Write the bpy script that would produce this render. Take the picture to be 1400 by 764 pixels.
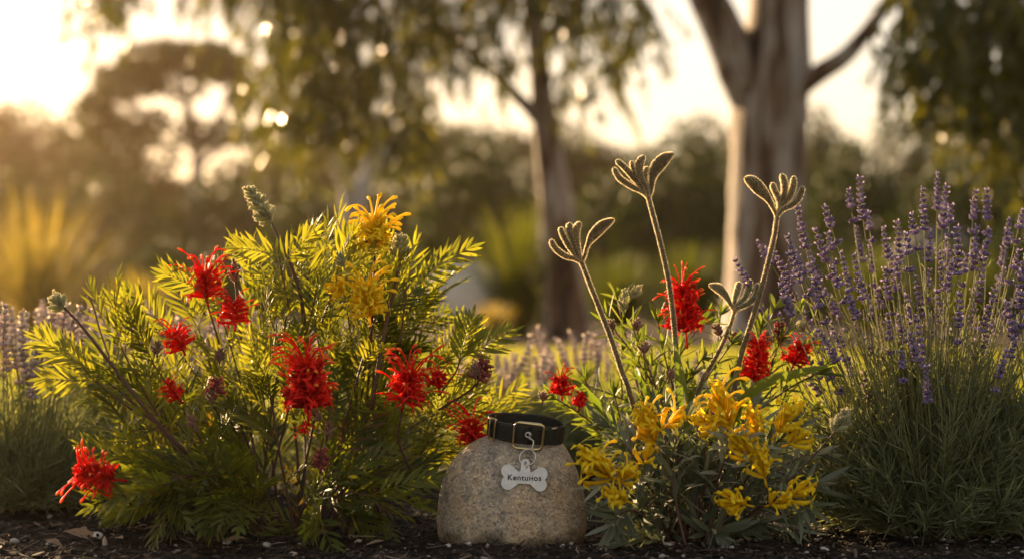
import bpy, math, random
import numpy as np
from mathutils import Vector, Matrix

random.seed(7)
rng = np.random.default_rng(7)
R = math.radians
for o in list(bpy.data.objects):
    bpy.data.objects.remove(o)
SC = bpy.context.scene
COL = SC.collection

# ------------------------------------------------------------------ camera, sky, sun, exposure
H = 0.38                       # camera height above the soil
F = 70 / 36 * 1400             # focal length in photograph pixels
cd = bpy.data.cameras.new('camera'); cam = bpy.data.objects.new('camera', cd); COL.objects.link(cam)
cam.location = (0, 0, H); cam.rotation_euler = (R(90), 0, 0)
cd.lens = 70; cd.sensor_width = 36; cd.clip_start = 0.05; cd.clip_end = 2000
cd.dof.use_dof = True; cd.dof.focus_distance = 2.86; cd.dof.aperture_fstop = 2.9
SC.camera = cam

SUN_AZ, SUN_EL = R(34), R(10)   # left of the view axis, above the horizon
world = bpy.data.worlds.new('World'); SC.world = world; world.use_nodes = True
wn = world.node_tree.nodes; wl = world.node_tree.links
sky = wn.new('ShaderNodeTexSky'); sky.sky_type = 'NISHITA'; sky.sun_disc = False
sky.sun_elevation = SUN_EL; sky.sun_rotation = -SUN_AZ
sky.air_density = 1.0; sky.dust_density = 0.7; sky.ozone_density = 0.6
warm = wn.new('ShaderNodeMix'); warm.data_type = 'RGBA'; warm.blend_type = 'MULTIPLY'; warm.inputs['Factor'].default_value = 1
soft = wn.new('ShaderNodeGamma'); soft.inputs['Gamma'].default_value = .6; wl.new(sky.outputs[0], soft.inputs['Color'])   # evens the sky out, as thin high cloud does
wl.new(soft.outputs[0], warm.inputs['A']); warm.inputs['B'].default_value = (1.0, .83, .73, 1)   # warm white balance of the evening air
wl.new(warm.outputs['Result'], wn['Background'].inputs[0]); wn['Background'].inputs[1].default_value = 0.15

sd = bpy.data.lights.new('sun', 'SUN'); sun = bpy.data.objects.new('sun', sd); COL.objects.link(sun)
sd.energy = 5.0; sd.angle = R(0.6); sd.color = (1.0, 0.68, 0.36)
to_sun = Vector((-math.sin(SUN_AZ) * math.cos(SUN_EL), math.cos(SUN_AZ) * math.cos(SUN_EL), math.sin(SUN_EL)))
sun.rotation_euler = to_sun.to_track_quat('Z', 'Y').to_euler()
sun.location = (-6, 8, 6)

vs = SC.view_settings
vs.view_transform = 'Standard'; vs.look = 'None'; vs.gamma = 1.0; vs.use_curve_mapping = False
vs.exposure = 1.78
cy = SC.cycles
cy.use_denoising = True; cy.max_bounces = 8; cy.diffuse_bounces = 3; cy.glossy_bounces = 3
cy.transmission_bounces = 6; cy.transparent_max_bounces = 8; cy.volume_bounces = 1
cy.sample_clamp_indirect = 4.0; cy.caustics_reflective = False; cy.caustics_refractive = False
HAZE = 0.0007

# ------------------------------------------------------------------ helpers
def P(px, py, Y):
    """where the thing seen at this spot of the photograph stands, at its own distance Y"""
    return np.array(((px - 700) / F * Y, Y, H - (py - 382) / F * Y))

def nrm(a):
    a = np.asarray(a, float)
    return a / np.maximum(np.linalg.norm(a, axis=-1, keepdims=True), 1e-9)

class MB:
    """collects vertices and faces of ONE mesh"""
    def __init__(s): s.v = []; s.q = []; s.t = []; s.tone = []; s.n = 0
    def add(s, v, quads=None, tris=None, tone=0.5, mat=0):
        v = np.asarray(v, float).reshape(-1, 3); s.v.append(v)
        s.tone.append(np.broadcast_to(np.asarray(tone, float), (len(v),)))
        if quads is not None and len(quads):
            q = np.asarray(quads).reshape(-1, 4) + s.n; s.q.append((q, np.full(len(q), mat)))
        if tris is not None and len(tris):
            t = np.asarray(tris).reshape(-1, 3) + s.n; s.t.append((t, np.full(len(t), mat)))
        s.n += len(v)
    def build(s, name, mats, parent=None, smooth=True, origin=None):
        me = bpy.data.meshes.new(name)
        V = np.concatenate(s.v)
        if origin is not None: V = V - np.asarray(origin)
        q = np.concatenate([a for a, _ in s.q]) if s.q else np.zeros((0, 4), int)
        t = np.concatenate([a for a, _ in s.t]) if s.t else np.zeros((0, 3), int)
        m = np.concatenate([b for _, b in s.q] + [b for _, b in s.t])
        me.vertices.add(len(V)); me.vertices.foreach_set('co', V.ravel())
        nl = len(q) * 4 + len(t) * 3
        me.loops.add(nl); me.loops.foreach_set('vertex_index', np.concatenate([q.ravel(), t.ravel()]).astype(np.int32))
        nf = len(q) + len(t); me.polygons.add(nf)
        ls = np.concatenate([np.arange(len(q)) * 4, len(q) * 4 + np.arange(len(t)) * 3])
        me.polygons.foreach_set('loop_start', ls.astype(np.int32))
        me.polygons.foreach_set('material_index', m.astype(np.int32))
        me.polygons.foreach_set('use_smooth', np.full(nf, smooth))
        me.update(calc_edges=True)
        at = me.attributes.new('tone', 'FLOAT', 'POINT'); at.data.foreach_set('value', np.concatenate(s.tone).astype(np.float32))
        for mt in (mats if isinstance(mats, (list, tuple)) else [mats]): me.materials.append(mt)
        me.validate()
        return link(name, me, parent, origin)

def link(name, me, parent=None, loc=None):
    o = bpy.data.objects.new(name, me); COL.objects.link(o)
    if loc is not None: o.location = [float(c) for c in loc]
    if parent is not None:
        o.parent = parent
        if loc is None: o.matrix_parent_inverse = Matrix.Translation(parent.location).inverted()
    return o

def tag(o, label, cat, group=None, kind=None):
    o['label'] = label; o['category'] = cat
    if group: o['group'] = group
    if kind: o['kind'] = kind
    return o

def setting(o, kind='structure'):
    o['kind'] = kind; return o

def thing(name, loc, label, cat, group=None):
    o = bpy.data.objects.new(name, None); COL.objects.link(o)
    o.location = [float(c) for c in loc]; o.empty_display_size = 0.1
    return tag(o, label, cat, group)

def copy_tree(o, parent=None):
    c = o.copy(); COL.objects.link(c)
    if parent is not None: c.parent = parent
    for ch in list(o.children): copy_tree(ch, c)
    return c

PROF = [(0, .12), (.18, .62), (.45, 1.0), (.75, .66), (1, .04)]
PROF_SHORT = [(0, .15), (.4, 1.0), (1, .05)]
def leaves(mb, base, d, n, L, W, bend=0., fold=.2, prof=PROF, tone=.5, mat=0):
    """many leaf blades at once: base, direction and normal are (N,3)"""
    base = np.atleast_2d(base); N = len(base)
    if N == 0: return
    d = nrm(np.broadcast_to(d, (N, 3))); n = np.broadcast_to(n, (N, 3))
    side = nrm(np.cross(d, n)); n = np.cross(side, d)
    L = np.broadcast_to(L, (N,)); W = np.broadcast_to(W, (N,)); bend = np.broadcast_to(bend, (N,))
    rows = []
    for u, w in prof:
        c = base + (u * L)[:, None] * d - (bend * u * u * L)[:, None] * n
        s_ = (w * W * .5)[:, None] * side; up = (fold * w * W * .5)[:, None] * n
        if fold > 0: rows += [c - s_ + up, c, c + s_ + up]
        else: rows += [c - s_, c + s_]
    k = 3 if fold > 0 else 2
    V = np.stack(rows, 1); nv = V.shape[1]
    qs = []
    for r in range(len(prof) - 1):
        for j in range(k - 1):
            a = r * k + j; qs.append((a, a + 1, a + k + 1, a + k))
    Q = (np.array(qs)[None] + (np.arange(N) * nv)[:, None, None]).reshape(-1, 4)
    mb.add(V.reshape(-1, 3), quads=Q, tone=np.repeat(np.broadcast_to(tone, (N,)), nv), mat=mat)

def tubes(mb, pts, rad, n=6, tone=.5, mat=0, flat=1.0, ref=None, cap=True):
    """sweeps N curves of K points each; flat squeezes the section along its second axis"""
    pts = np.asarray(pts, float)
    if pts.ndim == 2: pts = pts[None]
    N, K, _ = pts.shape
    rad = np.broadcast_to(np.asarray(rad, float), (N, K))
    T = np.gradient(pts, axis=1); T = nrm(T)
    if ref is None:
        ref = np.cross(pts[:, K // 2] - pts[:, 0], pts[:, -1] - pts[:, K // 2])
        bad = np.linalg.norm(ref, axis=1) < 1e-9 + .02 * np.linalg.norm(pts[:, -1] - pts[:, 0], axis=1) ** 2
        alt = np.cross(T[:, 0], np.array([.31, .87, .38])); ref[bad] = alt[bad]
    ref = np.broadcast_to(nrm(ref), (N, 3))[:, None, :]
    e2 = nrm(ref - (ref * T).sum(-1, keepdims=True) * T); e1 = np.cross(T, e2)
    a = np.arange(n) / n * 2 * math.pi
    V = pts[:, :, None] + rad[:, :, None, None] * (np.cos(a)[None, None, :, None] * e1[:, :, None] + flat * np.sin(a)[None, None, :, None] * e2[:, :, None])
    V = V.reshape(N, K * n, 3)
    i, j = np.meshgrid(np.arange(K - 1), np.arange(n), indexing='ij'); j2 = (j + 1) % n
    q = np.stack([i * n + j, i * n + j2, (i + 1) * n + j2, (i + 1) * n + j], -1).reshape(-1, 4)
    tn = np.asarray(tone, float)
    if tn.ndim == 0: tn = np.full((N, K), tn)
    elif tn.ndim == 1: tn = np.repeat(tn[:, None], K, 1) if len(tn) == N and N > 1 else np.broadcast_to(tn, (N, K))
    tn = np.repeat(tn, n, 1)
    if cap:
        c = np.stack([pts[:, 0], pts[:, -1]], 1)
        V = np.concatenate([V, c], 1); tn = np.concatenate([tn, tn[:, :1], tn[:, -1:]], 1)
        b = K * n; jj = np.arange(n); j2 = (jj + 1) % n
        tr = np.concatenate([np.stack([np.full(n, b), j2, jj], -1), np.stack([np.full(n, b + 1), (K - 1) * n + jj, (K - 1) * n + j2], -1)])
    nv = V.shape[1]
    off = (np.arange(N) * nv)[:, None, None]
    mb.add(V.reshape(-1, 3), quads=(q[None] + off).reshape(-1, 4), tris=(tr[None] + off).reshape(-1, 3) if cap else None, tone=tn.ravel(), mat=mat)

_a = np.arange(6) / 6 * 2 * math.pi
def blobs(mb, c, d, L, W, tone=.5, mat=0, rows=((-1, .12), (-.62, .72), (-.1, 1), (.5, .82), (.86, .45), (1, .08))):
    """many small rounded bodies along their directions"""
    c = np.atleast_2d(c); N = len(c); d = nrm(np.broadcast_to(d, (N, 3)))
    r = np.where(np.abs(d[:, 2:3]) > .9, np.array([[1., 0, 0]]), np.array([[0, 0, 1.]]))
    e1 = nrm(np.cross(d, r)); e2 = np.cross(d, e1)
    L = np.broadcast_to(L, (N,)); W = np.broadcast_to(W, (N,))
    K = len(rows); n = 6
    u = np.array([x for x, _ in rows]); w = np.array([x for _, x in rows])
    V = c[:, None, None] + .5 * L[:, None, None, None] * u[None, :, None, None] * d[:, None, None] + .5 * W[:, None, None, None] * w[None, :, None, None] * (np.cos(_a)[None, None, :, None] * e1[:, None, None] + np.sin(_a)[None, None, :, None] * e2[:, None, None])
    i, j = np.meshgrid(np.arange(K - 1), np.arange(n), indexing='ij'); j2 = (j + 1) % n
    q = np.stack([i * n + j, i * n + j2, (i + 1) * n + j2, (i + 1) * n + j], -1).reshape(-1, 4)
    off = (np.arange(N) * K * n)[:, None, None]
    mb.add(V.reshape(-1, 3), quads=(q[None] + off).reshape(-1, 4), tone=np.repeat(np.broadcast_to(tone, (N,)), K * n), mat=mat)

def hairs(mb, p, n, L, W=.00028, tone=.9, mat=0):
    p = np.atleast_2d(p); N = len(p)
    n = nrm(n + rng.normal(0, .25, (N, 3)))
    s = nrm(np.cross(n, rng.normal(0, 1, (N, 3)))) * W
    L = np.asarray(L) * rng.uniform(.6, 1.2, N)
    V = np.stack([p - s, p + s, p + n * L[:, None]], 1)
    mb.add(V.reshape(-1, 3), tris=np.arange(3 * N).reshape(-1, 3), tone=tone, mat=mat)

def blob_hairs(mb, c, d, L, W, per, hl, mat):
    c = np.repeat(np.atleast_2d(c), per, 0); d = nrm(np.repeat(np.atleast_2d(d), per, 0))
    L = np.repeat(L, per); W = np.repeat(W, per); N = len(c)
    r = nrm(rng.normal(0, 1, (N, 3)))
    ax = (r * d).sum(1, keepdims=True) * d
    hairs(mb, c + ax * .5 * L[:, None] + (r - ax) * .5 * W[:, None], r, hl, W=.0002, mat=mat)

def bez(a, b, c, k):
    t = np.linspace(0, 1, k)[:, None]
    return (1 - t) ** 2 * np.asarray(a) + 2 * t * (1 - t) * np.asarray(b) + t * t * np.asarray(c)

def smooth_path(pts, k):
    """Catmull-Rom through the given points (rows may carry extra columns, such as a radius)"""
    p = np.asarray(pts, float); p = np.vstack([2 * p[0] - p[1], p, 2 * p[-1] - p[-2]])
    out = []; m = len(p) - 3
    for u in np.linspace(0, m, k):
        i = min(int(u), m - 1); t = u - i; a, b, c, d = p[i:i + 4]
        out.append(.5 * (2 * b + (c - a) * t + (2 * a - 5 * b + 4 * c - d) * t * t + (3 * b - a - 3 * c + d) * t ** 3))
    return np.array(out)

def fbm(p, seed=0, octv=4, freq=1.0):
    """cheap smooth noise from summed sines of random directions"""
    g = np.random.default_rng(seed); out = np.zeros(len(p)); amp = 1.; f = freq
    for _ in range(octv):
        for _ in range(4):
            k = g.normal(0, 1, p.shape[1]); out += amp * np.sin(p @ k * f + g.uniform(0, 6.28)) * .25
        amp *= .55; f *= 2.1
    return out

# ------------------------------------------------------------------ materials
def new_mat(name):
    m = bpy.data.materials.new(name); m.use_nodes = True
    nt = m.node_tree; nt.nodes.clear()
    out = nt.nodes.new('ShaderNodeOutputMaterial')
    return m, nt, out

def ramp(nt, fac, stops):
    r = nt.nodes.new('ShaderNodeValToRGB'); e = r.color_ramp.elements
    while len(e) < len(stops): e.new(0.5)
    for el, (p, c) in zip(e, stops): el.position = p; el.color = (*c, 1)
    nt.links.new(fac, r.inputs[0]); return r.outputs[0]

def plant_mat(name, stops, trans=.45, tgain=(1.5, 1.5, .8), rough=.55, spec=.35, sheen=0., sheen_col=(1, .9, .7), mottled=0.):
    """blade material: colour varies from leaf to leaf, light passes through"""
    m, nt, out = new_mat(name); N = nt.nodes; Lk = nt.links
    at = N.new('ShaderNodeAttribute'); at.attribute_name = 'tone'
    fac = at.outputs['Fac']
    if mottled:
        tc = N.new('ShaderNodeTexCoord'); no = N.new('ShaderNodeTexNoise'); no.inputs['Scale'].default_value = mottled
        Lk.new(tc.outputs['Object'], no.inputs['Vector'])
        ma = N.new('ShaderNodeMath'); ma.operation = 'MULTIPLY_ADD'; ma.inputs[1].default_value = .5; Lk.new(no.outputs['Fac'], ma.inputs[0])
        mb_ = N.new('ShaderNodeMath'); mb_.operation = 'SUBTRACT'; mb_.inputs[1].default_value = .25; Lk.new(fac, mb_.inputs[0])
        Lk.new(mb_.outputs[0], ma.inputs[2]); fac = ma.outputs[0]
    col = ramp(nt, fac, stops)
    p = N.new('ShaderNodeBsdfPrincipled'); p.inputs['Roughness'].default_value = rough
    p.inputs['Specular IOR Level'].default_value = spec
    p.inputs['Sheen Weight'].default_value = sheen; p.inputs['Sheen Roughness'].default_value = .35; p.inputs['Sheen Tint'].default_value = (*sheen_col, 1)
    Lk.new(col, p.inputs['Base Color'])
    if trans > 0:
        mx = N.new('ShaderNodeMix'); mx.data_type = 'RGBA'; mx.blend_type = 'MULTIPLY'; mx.inputs['Factor'].default_value = 1
        Lk.new(col, mx.inputs['A']); mx.inputs['B'].default_value = (*tgain, 1)
        tr = N.new('ShaderNodeBsdfTranslucent'); Lk.new(mx.outputs['Result'], tr.inputs['Color'])
        ms = N.new('ShaderNodeMixShader'); ms.inputs[0].default_value = trans
        Lk.new(p.outputs[0], ms.inputs[1]); Lk.new(tr.outputs[0], ms.inputs[2]); Lk.new(ms.outputs[0], out.inputs[0])
    else: Lk.new(p.outputs[0], out.inputs[0])
    return m

def noisy_mat(name, stops, scale=5., detail=6., rough=.8, bump=.3, bump_scale=None, metallic=0., stretch=(1, 1, 1), dist=.01, spec=.3, coord='Object', distort=0.):
    m, nt, out = new_mat(name); N = nt.nodes; Lk = nt.links
    tc = N.new('ShaderNodeTexCoord'); mp = N.new('ShaderNodeMapping'); mp.inputs['Scale'].default_value = stretch
    Lk.new(tc.outputs[coord], mp.inputs[0])
    no = N.new('ShaderNodeTexNoise'); no.inputs['Scale'].default_value = scale; no.inputs['Detail'].default_value = detail; no.inputs['Distortion'].default_value = distort
    Lk.new(mp.outputs[0], no.inputs['Vector'])
    p = N.new('ShaderNodeBsdfPrincipled'); Lk.new(ramp(nt, no.outputs['Fac'], stops), p.inputs['Base Color'])
    p.inputs['Roughness'].default_value = rough; p.inputs['Metallic'].default_value = metallic; p.inputs['Specular IOR Level'].default_value = spec
    if bump:
        n2 = N.new('ShaderNodeTexNoise'); n2.inputs['Scale'].default_value = bump_scale or scale * 4; n2.inputs['Detail'].default_value = 6
        Lk.new(mp.outputs[0], n2.inputs['Vector'])
        b = N.new('ShaderNodeBump'); b.inputs['Strength'].default_value = bump; b.inputs['Distance'].default_value = dist
        Lk.new(n2.outputs['Fac'], b.inputs['Height']); Lk.new(b.outputs[0], p.inputs['Normal'])
    Lk.new(p.outputs[0], out.inputs[0]); return m

M = {}
M['grev_leaf'] = plant_mat('fine_green_leaf', [(0, (.10, .06, .025)), (.12, (.04, .054, .014)), (.5, (.086, .107, .022)), (1, (.20, .205, .035))], trans=.5, tgain=(2.75, 2.36, .5), rough=.45)
M['mid_leaf'] = plant_mat('yellow_green_leaf', [(0, (.05, .07, .018)), (.5, (.10, .13, .03)), (1, (.20, .21, .05))], trans=.5, tgain=(2.2, 2.1, .6), rough=.5)
M['grey_leaf'] = plant_mat('grey_green_leaf', [(0, (.06, .075, .045)), (.6, (.15, .17, .115)), (1, (.34, .35, .27))], trans=.3, tgain=(1.5, 1.5, .8), rough=.7, sheen=.5)
M['strap_leaf'] = plant_mat('strap_leaf', [(0, (.05, .075, .02)), (.6, (.10, .14, .03)), (1, (.2, .22, .05))], trans=.45, tgain=(2.0, 2.0, .6), rough=.4)
M['lav_leaf'] = plant_mat('lavender_leaf', [(0, (.06, .072, .04)), (.6, (.155, .172, .095)), (1, (.31, .31, .18))], trans=.42, tgain=(1.6, 1.6, .7), rough=.7, sheen=.2)
M['lav_stem'] = plant_mat('lavender_stem', [(0, (.13, .14, .05)), (1, (.34, .32, .13))], trans=.35, tgain=(1.5, 1.5, .7), rough=.7, sheen=.3)
M['lav_flower'] = plant_mat('lavender_calyx', [(0, (.085, .055, .13)), (.6, (.24, .165, .34)), (1, (.50, .40, .58))], trans=.3, tgain=(1.3, 1.2, 1.3), rough=.8, sheen=.35, sheen_col=(1, .85, .8))
M['lav_pale'] = plant_mat('faded_lavender_calyx', [(0, (.32, .25, .26)), (.6, (.58, .49, .49)), (1, (.74, .66, .61))], trans=.42, tgain=(1.3, 1.2, 1.0), rough=.8, sheen=.5)
M['red'] = plant_mat('red_petal', [(0, (.40, .004, .005)), (.5, (.80, .016, .010)), (.75, (.86, .04, .016)), (1, (.80, .33, .05))], trans=.42, tgain=(1.3, 1.1, .9), rough=.6, spec=.2)
M['dull_red'] = plant_mat('dull_red_petal', [(0, (.12, .012, .016)), (.5, (.28, .035, .035)), (1, (.5, .18, .10))], trans=.3, rough=.6, sheen=.4)
M['yellow'] = plant_mat('yellow_petal', [(0, (.76, .50, .008)), (.5, (.92, .71, .016)), (1, (.93, .76, .06))], trans=.48, tgain=(1.12, 1.06, .8), rough=.6, spec=.2)
M['bud'] = plant_mat('furry_bud', [(0, (.20, .20, .09)), (.5, (.36, .36, .18)), (1, (.52, .49, .29))], trans=.35, rough=.8, sheen=.8)
M['bud_red'] = plant_mat('furry_red_bud', [(0, (.11, .045, .03)), (.5, (.24, .10, .07)), (1, (.4, .25, .16))], trans=.2, rough=.8, sheen=.8)
M['hair'] = plant_mat('pale_hair', [(0, (.75, .66, .48)), (1, (.92, .82, .6))], trans=.62, tgain=(1.1, 1.08, 1.0), rough=.6)
M['paw'] = plant_mat('furry_paw_flower', [(0, (.07, .052, .022)), (.5, (.14, .105, .045)), (1, (.25, .19, .085))], trans=.25, tgain=(1.6, 1.4, .6), rough=.8, sheen=.9, mottled=60)
M['paw_grey'] = plant_mat('grey_paw_flower', [(0, (.07, .08, .055)), (.5, (.13, .145, .10)), (1, (.24, .24, .17))], trans=.25, rough=.8, sheen=.9, mottled=60)
M['paw_stem'] = plant_mat('furry_stem', [(0, (.07, .05, .022)), (1, (.17, .12, .05))], trans=0, rough=.8, sheen=.8)
M['twig'] = plant_mat('reddish_brown_stem', [(0, (.045, .022, .016)), (.6, (.11, .055, .035)), (1, (.2, .13, .06))], trans=0, rough=.6, sheen=.06)
M['gum_leaf'] = plant_mat('gum_leaf', [(0, (.02, .025, .005)), (.5, (.052, .06, .009)), (1, (.13, .125, .016))], trans=.38, tgain=(3.4, 3.0, .4), rough=.25, spec=.5)
M['far_leaf'] = plant_mat('far_foliage', [(0, (.014, .021, .006)), (.5, (.030, .040, .010)), (1, (.062, .07, .018))], trans=.3, tgain=(1.8, 1.6, .5), rough=.5)
M['bush_leaf'] = plant_mat('bush_foliage', [(0, (.010, .017, .004)), (.5, (.024, .036, .007)), (1, (.05, .062, .012))], trans=.3, tgain=(1.7, 1.7, .5), rough=.5)
M['tussock'] = plant_mat('tussock_blade', [(0, (.09, .10, .03)), (.5, (.22, .20, .06)), (1, (.42, .33, .13))], trans=.5, tgain=(1.6, 1.4, .6), rough=.6)
M['tussock_green'] = plant_mat('green_tussock_blade', [(0, (.04, .052, .012)), (.5, (.10, .115, .022)), (1, (.24, .22, .06))], trans=.5, tgain=(1.9, 1.8, .5), rough=.55)
M['grass'] = plant_mat('lawn_blade', [(0, (.08, .10, .014)), (.5, (.16, .18, .025)), (1, (.27, .27, .04))], trans=.5, tgain=(2.6, 2.3, .4), rough=.5)
M['dry_leaf'] = plant_mat('dry_leaf', [(0, (.12, .07, .04)), (1, (.30, .20, .13))], trans=.2, rough=.8, mottled=50)
M['chip'] = plant_mat('mulch_chip', [(0, (.012, .008, .005)), (.5, (.036, .024, .015)), (.8, (.14, .10, .07)), (1, (.36, .28, .21))], trans=0, rough=.9)
M['pebble'] = plant_mat('pebble', [(0, (.2, .175, .15)), (.5, (.42, .38, .33)), (1, (.68, .64, .58))], trans=0, rough=.8, mottled=120)
M['bark_grey'] = noisy_mat('smooth_gum_bark', [(.38, (.03, .016, .010)), (.455, (.13, .072, .044)), (.51, (.20, .145, .11)), (.60, (.36, .31, .275))], scale=4.2, detail=5, rough=.75, bump=.5, bump_scale=14, stretch=(2.2, 2.2, .3), dist=.03, distort=1.0)
M['bark_pale'] = noisy_mat('pale_gum_bark', [(.3, (.14, .12, .11)), (.5, (.32, .30, .30)), (.75, (.5, .48, .48))], scale=3, rough=.8, stretch=(1.5, 1.5, .3), distort=.6)
M['bark_dark'] = noisy_mat('dark_bark', [(.3, (.05, .04, .03)), (.7, (.14, .11, .09))], scale=5, rough=.9, stretch=(1, 1, .3))
M['soil'] = noisy_mat('dark_soil', [(.3, (.007, .005, .0035)), (.55, (.018, .013, .009)), (.75, (.04, .029, .02))], scale=40, detail=8, rough=.95, bump=.7, bump_scale=130, dist=.006, spec=.15)
M['ground'] = noisy_mat('dry_ground', [(.3, (.06, .05, .025)), (.7, (.13, .11, .05))], scale=.6, detail=8, rough=.95, bump=.4, bump_scale=6, dist=.05, spec=.1)
M['bed'] = noisy_mat('bark_mulch', [(.3, (.05, .033, .022)), (.7, (.13, .09, .06))], scale=6, detail=8, rough=.95, bump=.6, bump_scale=30, dist=.03, spec=.1)
M['turf'] = noisy_mat('turf_soil', [(.3, (.05, .065, .015)), (.7, (.10, .12, .03))], scale=3, detail=8, rough=.95, bump=.4, bump_scale=60, dist=.01, spec=.1)
M['hill'] = noisy_mat('scrubby_hill', [(.3, (.035, .035, .014)), (.7, (.09, .08, .035))], scale=.25, detail=8, rough=.95, bump=.6, bump_scale=1.2, dist=.4, spec=.1)
M['pale_rock'] = noisy_mat('pale_rock', [(.3, (.52, .5, .48)), (.7, (.72, .7, .68))], scale=4, rough=.75, bump=.3)
M['grey_rock'] = noisy_mat('grey_rock', [(.3, (.05, .048, .045)), (.7, (.10, .096, .09))], scale=4, rough=.85, bump=.3)
M['strap'] = noisy_mat('black_webbing', [(.3, (.006, .006, .005)), (.7, (.02, .018, .013))], scale=180, detail=2, rough=.62, bump=.5, bump_scale=900, dist=.0006, spec=.35)
M['thread'] = noisy_mat('tan_thread', [(.3, (.06, .045, .02)), (.7, (.13, .10, .05))], scale=300, rough=.8, bump=0)
M['brass'] = noisy_mat('brushed_brass', [(.3, (.48, .36, .17)), (.7, (.66, .53, .29))], scale=90, rough=.32, bump=.1, metallic=1., dist=.0005)
M['steel'] = noisy_mat('polished_steel', [(.3, (.58, .56, .53)), (.7, (.72, .70, .67))], scale=90, rough=.28, bump=.05, metallic=1., dist=.0005)
M['tag_metal'] = noisy_mat('satin_tag_metal', [(.3, (.50, .485, .47)), (.7, (.62, .60, .58))], scale=120, rough=.45, bump=.12, metallic=.35, dist=.0004, stretch=(1, 1, 6), spec=.5)
M['engraving'] = noisy_mat('dark_engraving', [(.3, (.03, .026, .022)), (.7, (.07, .06, .05))], scale=300, rough=.8, bump=0)

def granite():
    m, nt, out = new_mat('speckled_granite'); N = nt.nodes; Lk = nt.links
    tc = N.new('ShaderNodeTexCoord')
    def noise(s, d=4): 
        n = N.new('ShaderNodeTexNoise'); n.inputs['Scale'].default_value = s; n.inputs['Detail'].default_value = d
        Lk.new(tc.outputs['Object'], n.inputs['Vector']); return n.outputs['Fac']
    def mix(a, b, f, mode='MIX'):
        x = N.new('ShaderNodeMix'); x.data_type = 'RGBA'; x.blend_type = mode
        Lk.new(a, x.inputs['A']); Lk.new(b, x.inputs['B'])
        if hasattr(f, 'links'): Lk.new(f, x.inputs['Factor'])
        else: x.inputs['Factor'].default_value = f
        return x.outputs['Result']
    base = ramp(nt, noise(9, 5), [(.35, (.30, .25, .20)), (.5, (.38, .285, .19)), (.68, (.50, .32, .15))])
    vo = N.new('ShaderNodeTexVoronoi'); vo.inputs['Scale'].default_value = 360; Lk.new(tc.outputs['Object'], vo.inputs['Vector'])
    sep = N.new('ShaderNodeSeparateColor'); Lk.new(vo.outputs['Color'], sep.inputs[0])
    grain = ramp(nt, sep.outputs[0], [(.0, (.10, .095, .09)), (.12, (.2, .185, .17)), (.28, (.32, .27, .21)), (.62, (.42, .34, .245)), (.86, (.5, .42, .32)), (1, (.6, .54, .46))])
    c = mix(base, grain, .72)
    v2 = N.new('ShaderNodeTexVoronoi'); v2.inputs['Scale'].default_value = 120; Lk.new(tc.outputs['Object'], v2.inputs['Vector'])
    s2 = N.new('ShaderNodeSeparateColor'); Lk.new(v2.outputs['Color'], s2.inputs[0])
    blot = ramp(nt, s2.outputs[1], [(.0, (.5, .5, .5)), (.25, (.9, .88, .85)), (.8, (1.1, 1.05, .98)), (1, (1.35, 1.25, 1.1))])
    c = mix(c, blot, .5, 'MULTIPLY')
    stain = ramp(nt, noise(26, 6), [(.33, (.62, .63, .65)), (.5, (1, 1, 1)), (.7, (1.12, .98, .8))])
    c = mix(c, stain, .85, 'MULTIPLY')
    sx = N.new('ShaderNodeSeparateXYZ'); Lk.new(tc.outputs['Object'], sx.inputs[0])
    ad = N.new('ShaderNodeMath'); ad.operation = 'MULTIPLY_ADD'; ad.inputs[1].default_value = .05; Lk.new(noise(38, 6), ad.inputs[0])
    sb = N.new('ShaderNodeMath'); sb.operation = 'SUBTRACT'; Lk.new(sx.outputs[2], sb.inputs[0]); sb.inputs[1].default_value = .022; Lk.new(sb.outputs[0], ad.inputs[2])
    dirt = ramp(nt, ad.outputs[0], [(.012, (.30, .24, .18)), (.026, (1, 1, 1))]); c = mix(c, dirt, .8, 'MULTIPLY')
    p = N.new('ShaderNodeBsdfPrincipled'); p.inputs['Roughness'].default_value = .7; p.inputs['Specular IOR Level'].default_value = .35
    Lk.new(c, p.inputs['Base Color'])
    b = N.new('ShaderNodeBump'); b.inputs['Strength'].default_value = .4; b.inputs['Distance'].default_value = .0008
    Lk.new(noise(260, 5), b.inputs['Height'])
    b2 = N.new('ShaderNodeBump'); b2.inputs['Strength'].default_value = .35; b2.inputs['Distance'].default_value = .003
    Lk.new(noise(45, 5), b2.inputs['Height']); Lk.new(b.outputs[0], b2.inputs['Normal']); Lk.new(b2.outputs[0], p.inputs['Normal'])
    Lk.new(p.outputs[0], out.inputs[0]); return m
M['granite'] = granite()

# ------------------------------------------------------------------ the setting: ground, soil, lawn, hills
def sheet(name, x0, x1, y0, y1, nx, ny, zf, mat):
    X, Y = np.meshgrid(np.linspace(x0, x1, nx), np.linspace(y0, y1, ny))
    p = np.stack([X.ravel(), Y.ravel()], 1); z = zf(p)
    i, j = np.meshgrid(np.arange(ny - 1), np.arange(nx - 1), indexing='ij')
    q = np.stack([i * nx + j, i * nx + j + 1, (i + 1) * nx + j + 1, (i + 1) * nx + j], -1).reshape(-1, 4)
    mb = MB(); mb.add(np.column_stack([p, z]), quads=q); return setting(mb.build(name, mat))

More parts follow.
